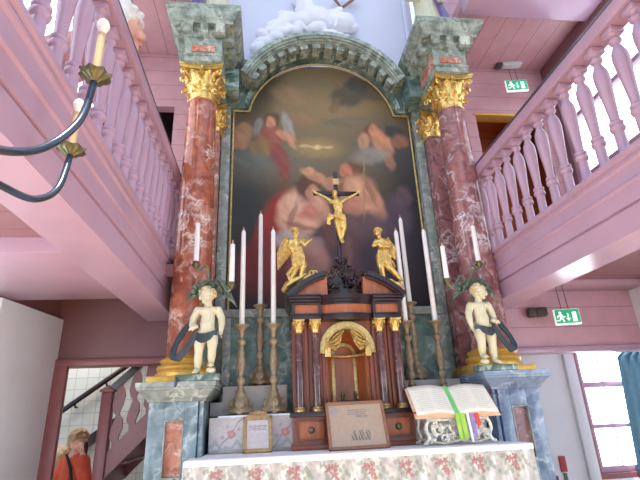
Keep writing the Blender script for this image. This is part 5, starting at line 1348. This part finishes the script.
# smaller blond visitor half hidden by the door jamb
hd2 = at(60.5, 457, 5.25)
def stand(hd, fdir, hr):
    g = V((hd.x, hd.y, 0)); S = hd-V((0,0,.18))
    d = V((fdir[0], fdir[1], 0)).normalized(); s = V((-d.y, d.x, 0))
    L = S.z
    body = [([hd-V((0,0,.06)), S], [.045,.05]), ([S, S-V((0,0,.28))], [.09,.09])]; jk = [([S-V((0,0,.01)), S-V((0,0,.16)), S-V((0,0,.38))], [.09,.115,.13]), ([S-s*.10, S+s*.10], [.065,.065])]; tr = []; hands = []
    for q in (-1, 1):
        body += [([S+s*q*.10, S+s*q*.14-V((0,0,.22)), S+s*q*.12+d*.08-V((0,0,.4))], [.04,.035,.025]), ([S+s*q*.06-V((0,0,.36)), g+s*q*.07+V((0,0,.3)), g+s*q*.07+V((0,0,.05))], [.07,.05,.038]), ([g+s*q*.07+V((0,0,.04)), g+s*q*.07+d*.12+V((0,0,.03))], [.04,.03])]
        jk += [([S+s*q*.10, S+s*q*.145-V((0,0,.22)), S+s*q*.125+d*.07-V((0,0,.37))], [.06,.055,.04])]
        tr += [([S+s*q*.05-V((0,0,.34)), g+s*q*.07+V((0,0,.3)), g+s*q*.07+V((0,0,.1))], [.09,.065,.055])]
        hands.append((S+s*q*.12+d*.08-V((0,0,.4)), (d.x*.3, d.y*.3, -1), tuple(d), .015))
    return dict(ground=g, body=body, hands=hands), jk, tr
f2 = V((.3, .95, 0))
j2, k2, t2 = stand(hd2, f2, .09)
def hair2(mb):
    mb.ell(hd2+V((0,.0,.02)), (.092,.095,.092)); mb.chain([hd2+V((0,-.05,.0)), hd2+V((.0,-.06,-.12)), hd2+V((0,-.06,-.2))], [.075,.06,.035])
    mb.chain([hd2+V((.05,-.02,.0)), hd2+V((.06,-.03,-.15))], [.045,.03])
person('small pale-blond visitor in light blue half hidden behind the stair doorway jamb', hd2, .09, f2, j2, k2, m_palec, t2, m_blackc, hair2, m_hairl)
# white-haired visitor leaning on the gallery rail
hd3 = V((-1.575, 2.60, 3.93)); hd3 = at(127, 27, 2.52)
f3 = V((.55, .8, -.35)); gx, gy = -2.05, 2.35
S3 = hd3+V((-.09,-.04,-.21))
hip = V((-2.0, 2.38, 3.44))
d3 = V((.96,.26,0)); s3 = V((-.26,.96,0))
jj = dict(ground=V((gx, gy, 2.641)), body=[([hd3-V((.02,0,.07)), S3], [.05,.06]), ([S3, hip], [.11,.12])], hands=[])
jk = [([S3-V((.01,0,.0)), S3.lerp(hip,.5), hip], [.12,.15,.16]), ([S3-s3*.15, S3+s3*.15], [.085,.085])]; tr = []
for q in (-1, 1):
    el = S3+s3*q*.24-V((.02,0,.26)); wr_ = V((-1.60, S3.y+q*.12, 3.60))
    jj['body'] += [([S3+s3*q*.16, el, wr_], [.05,.042,.03]), ([hip+s3*q*.09, hip+s3*q*.1-V((0,0,.4)), V((gx, gy, 2.70))+s3*q*.1], [.09,.065,.045]), ([V((gx, gy, 2.69))+s3*q*.1, V((gx+.14, gy+.03, 2.68))+s3*q*.1], [.045,.036])]
    jj['hands'].append((wr_, tuple(d3*.9+V((0,0,-.15))), tuple(s3), .018))
    jk += [([S3+s3*q*.16, el, wr_-V((.03,0,.0))], [.07,.06,.045])]
    tr += [([hip+s3*q*.08, hip+s3*q*.1-V((0,0,.4)), V((gx, gy, 2.74))+s3*q*.1], [.12,.085,.07])]
def hair3(mb):
    fd = f3.normalized(); random.seed(12)
    mb.ell(hd3-fd*.03+V((0,0,.035)), (.122,.128,.118)); mb.ell(hd3-fd*.07-V((0,0,.04)), (.09,.09,.09)); mb.ell(hd3+fd*.055+V((0,0,.10)), (.07,.07,.045))
    for k in range(70):
        a, e = random.uniform(0, 2*PI), random.uniform(0, 1.5); v = V((math.cos(a)*math.cos(e), math.sin(a)*math.cos(e), math.sin(e)))
        if v.dot(fd) > .5 and v.z < .6: continue
        mb.ell(hd3-fd*.03+V((0,0,.03))+v*.118, (.026,.026,.018), sub=1)
person('white-haired visitor leaning behind the gallery rail, looking towards the altar', hd3, .122, f3, jj, jk, m_pinkc, tr, m_blackc, hair3, m_hairw)

# ------------------------------------------------------------------ light
w = D.worlds.new('world'); sc.world = w; w.use_nodes = True
bgn = w.node_tree.nodes['Background']; bgn.inputs['Color'].default_value = (.60, .80, 1.0, 1); bgn.inputs['Strength'].default_value = WORLD
def area(name, loc, target, sx_, sy_, power, col):
    l = D.lights.new(name, 'AREA'); l.shape = 'RECTANGLE'; l.size = sx_; l.size_y = sy_; l.energy = power; l.color = col
    o = D.objects.new(name, l); COL.objects.link(o); o.location = loc
    o.rotation_euler = (Vector(target)-Vector(loc)).to_track_quat('-Z', 'Y').to_euler(); return o
area('stair_room_fill', (-2.6, 5.1, 2.58), (-2.6, 5.1, 0), 1.0, .8, 22, (1, .97, .92))  # added lamp with no fixture, lifts the stair room
area('window_room_fill', (2.6, 4.5, 2.55), (2.6, 4.6, 0), .8, .3, .6, (.9, .95, 1))  # weak unseen fill added in the room behind the right bulkhead
area('gallery_fill', (1.9, 2.2, 5.15), (2.2, 3.0, 4.6),   .3, .3, 2, (1, .93, .88))  # added fill under the gallery ceiling, no lamp hangs here
area('gallery_fill', (-1.9, 2.2, 5.15), (-2.2, 3.0, 4.6), .3, .3, 2, (1, .93, .88))  # same added fill for the left gallery
sl_ = D.lights.new('sun', 'SUN'); sl_.energy = SUN; sl_.color = (1, .95, .88); sl_.angle = .02
so_ = D.objects.new('sun', sl_); COL.objects.link(so_); so_.rotation_euler = (math.radians(11), 0, 0); so_.location = (0, -2, 9)
area('vault_fill', (0, 2.2, 8.1), (0, 4.6, 6.0), 1.6, .8, 15, (.85, .9, 1))  # unseen area lamp added to brighten the plaster, no clerestory is built
sc.view_settings.view_transform = 'Standard'; sc.view_settings.look = 'None'
sc.view_settings.exposure = EXPO; sc.view_settings.gamma = 1.0; sc.view_settings.use_curve_mapping = False
_by = {}
for o in sc.objects:
    if o.parent is None and 'label' in o: _by.setdefault(o.name.split('.')[0], []).append(o)
_GR = dict(pedestal='marble pedestals under the columns', column='red marble columns flanking the painting', pilaster='pilasters behind the columns', jamb='marble uprights edging the painting',
    entablature='entablature blocks over the columns', statue='robed statues over the columns', putto='cream putti on the pedestals', plinth='low plinths under the putti', candle_branch='leafy candle branches behind the putti',
    angel_statue='gilded angels on the tabernacle', balustrade='gallery balustrades', exit_sign='green exit signs', person='visitors', gradine='upper gradine steps')
for k_, l_ in _by.items():
    if len(l_) > 1 and k_ in _GR:
        for o in l_:
            if 'group' not in o: o['group'] = _GR[k_]
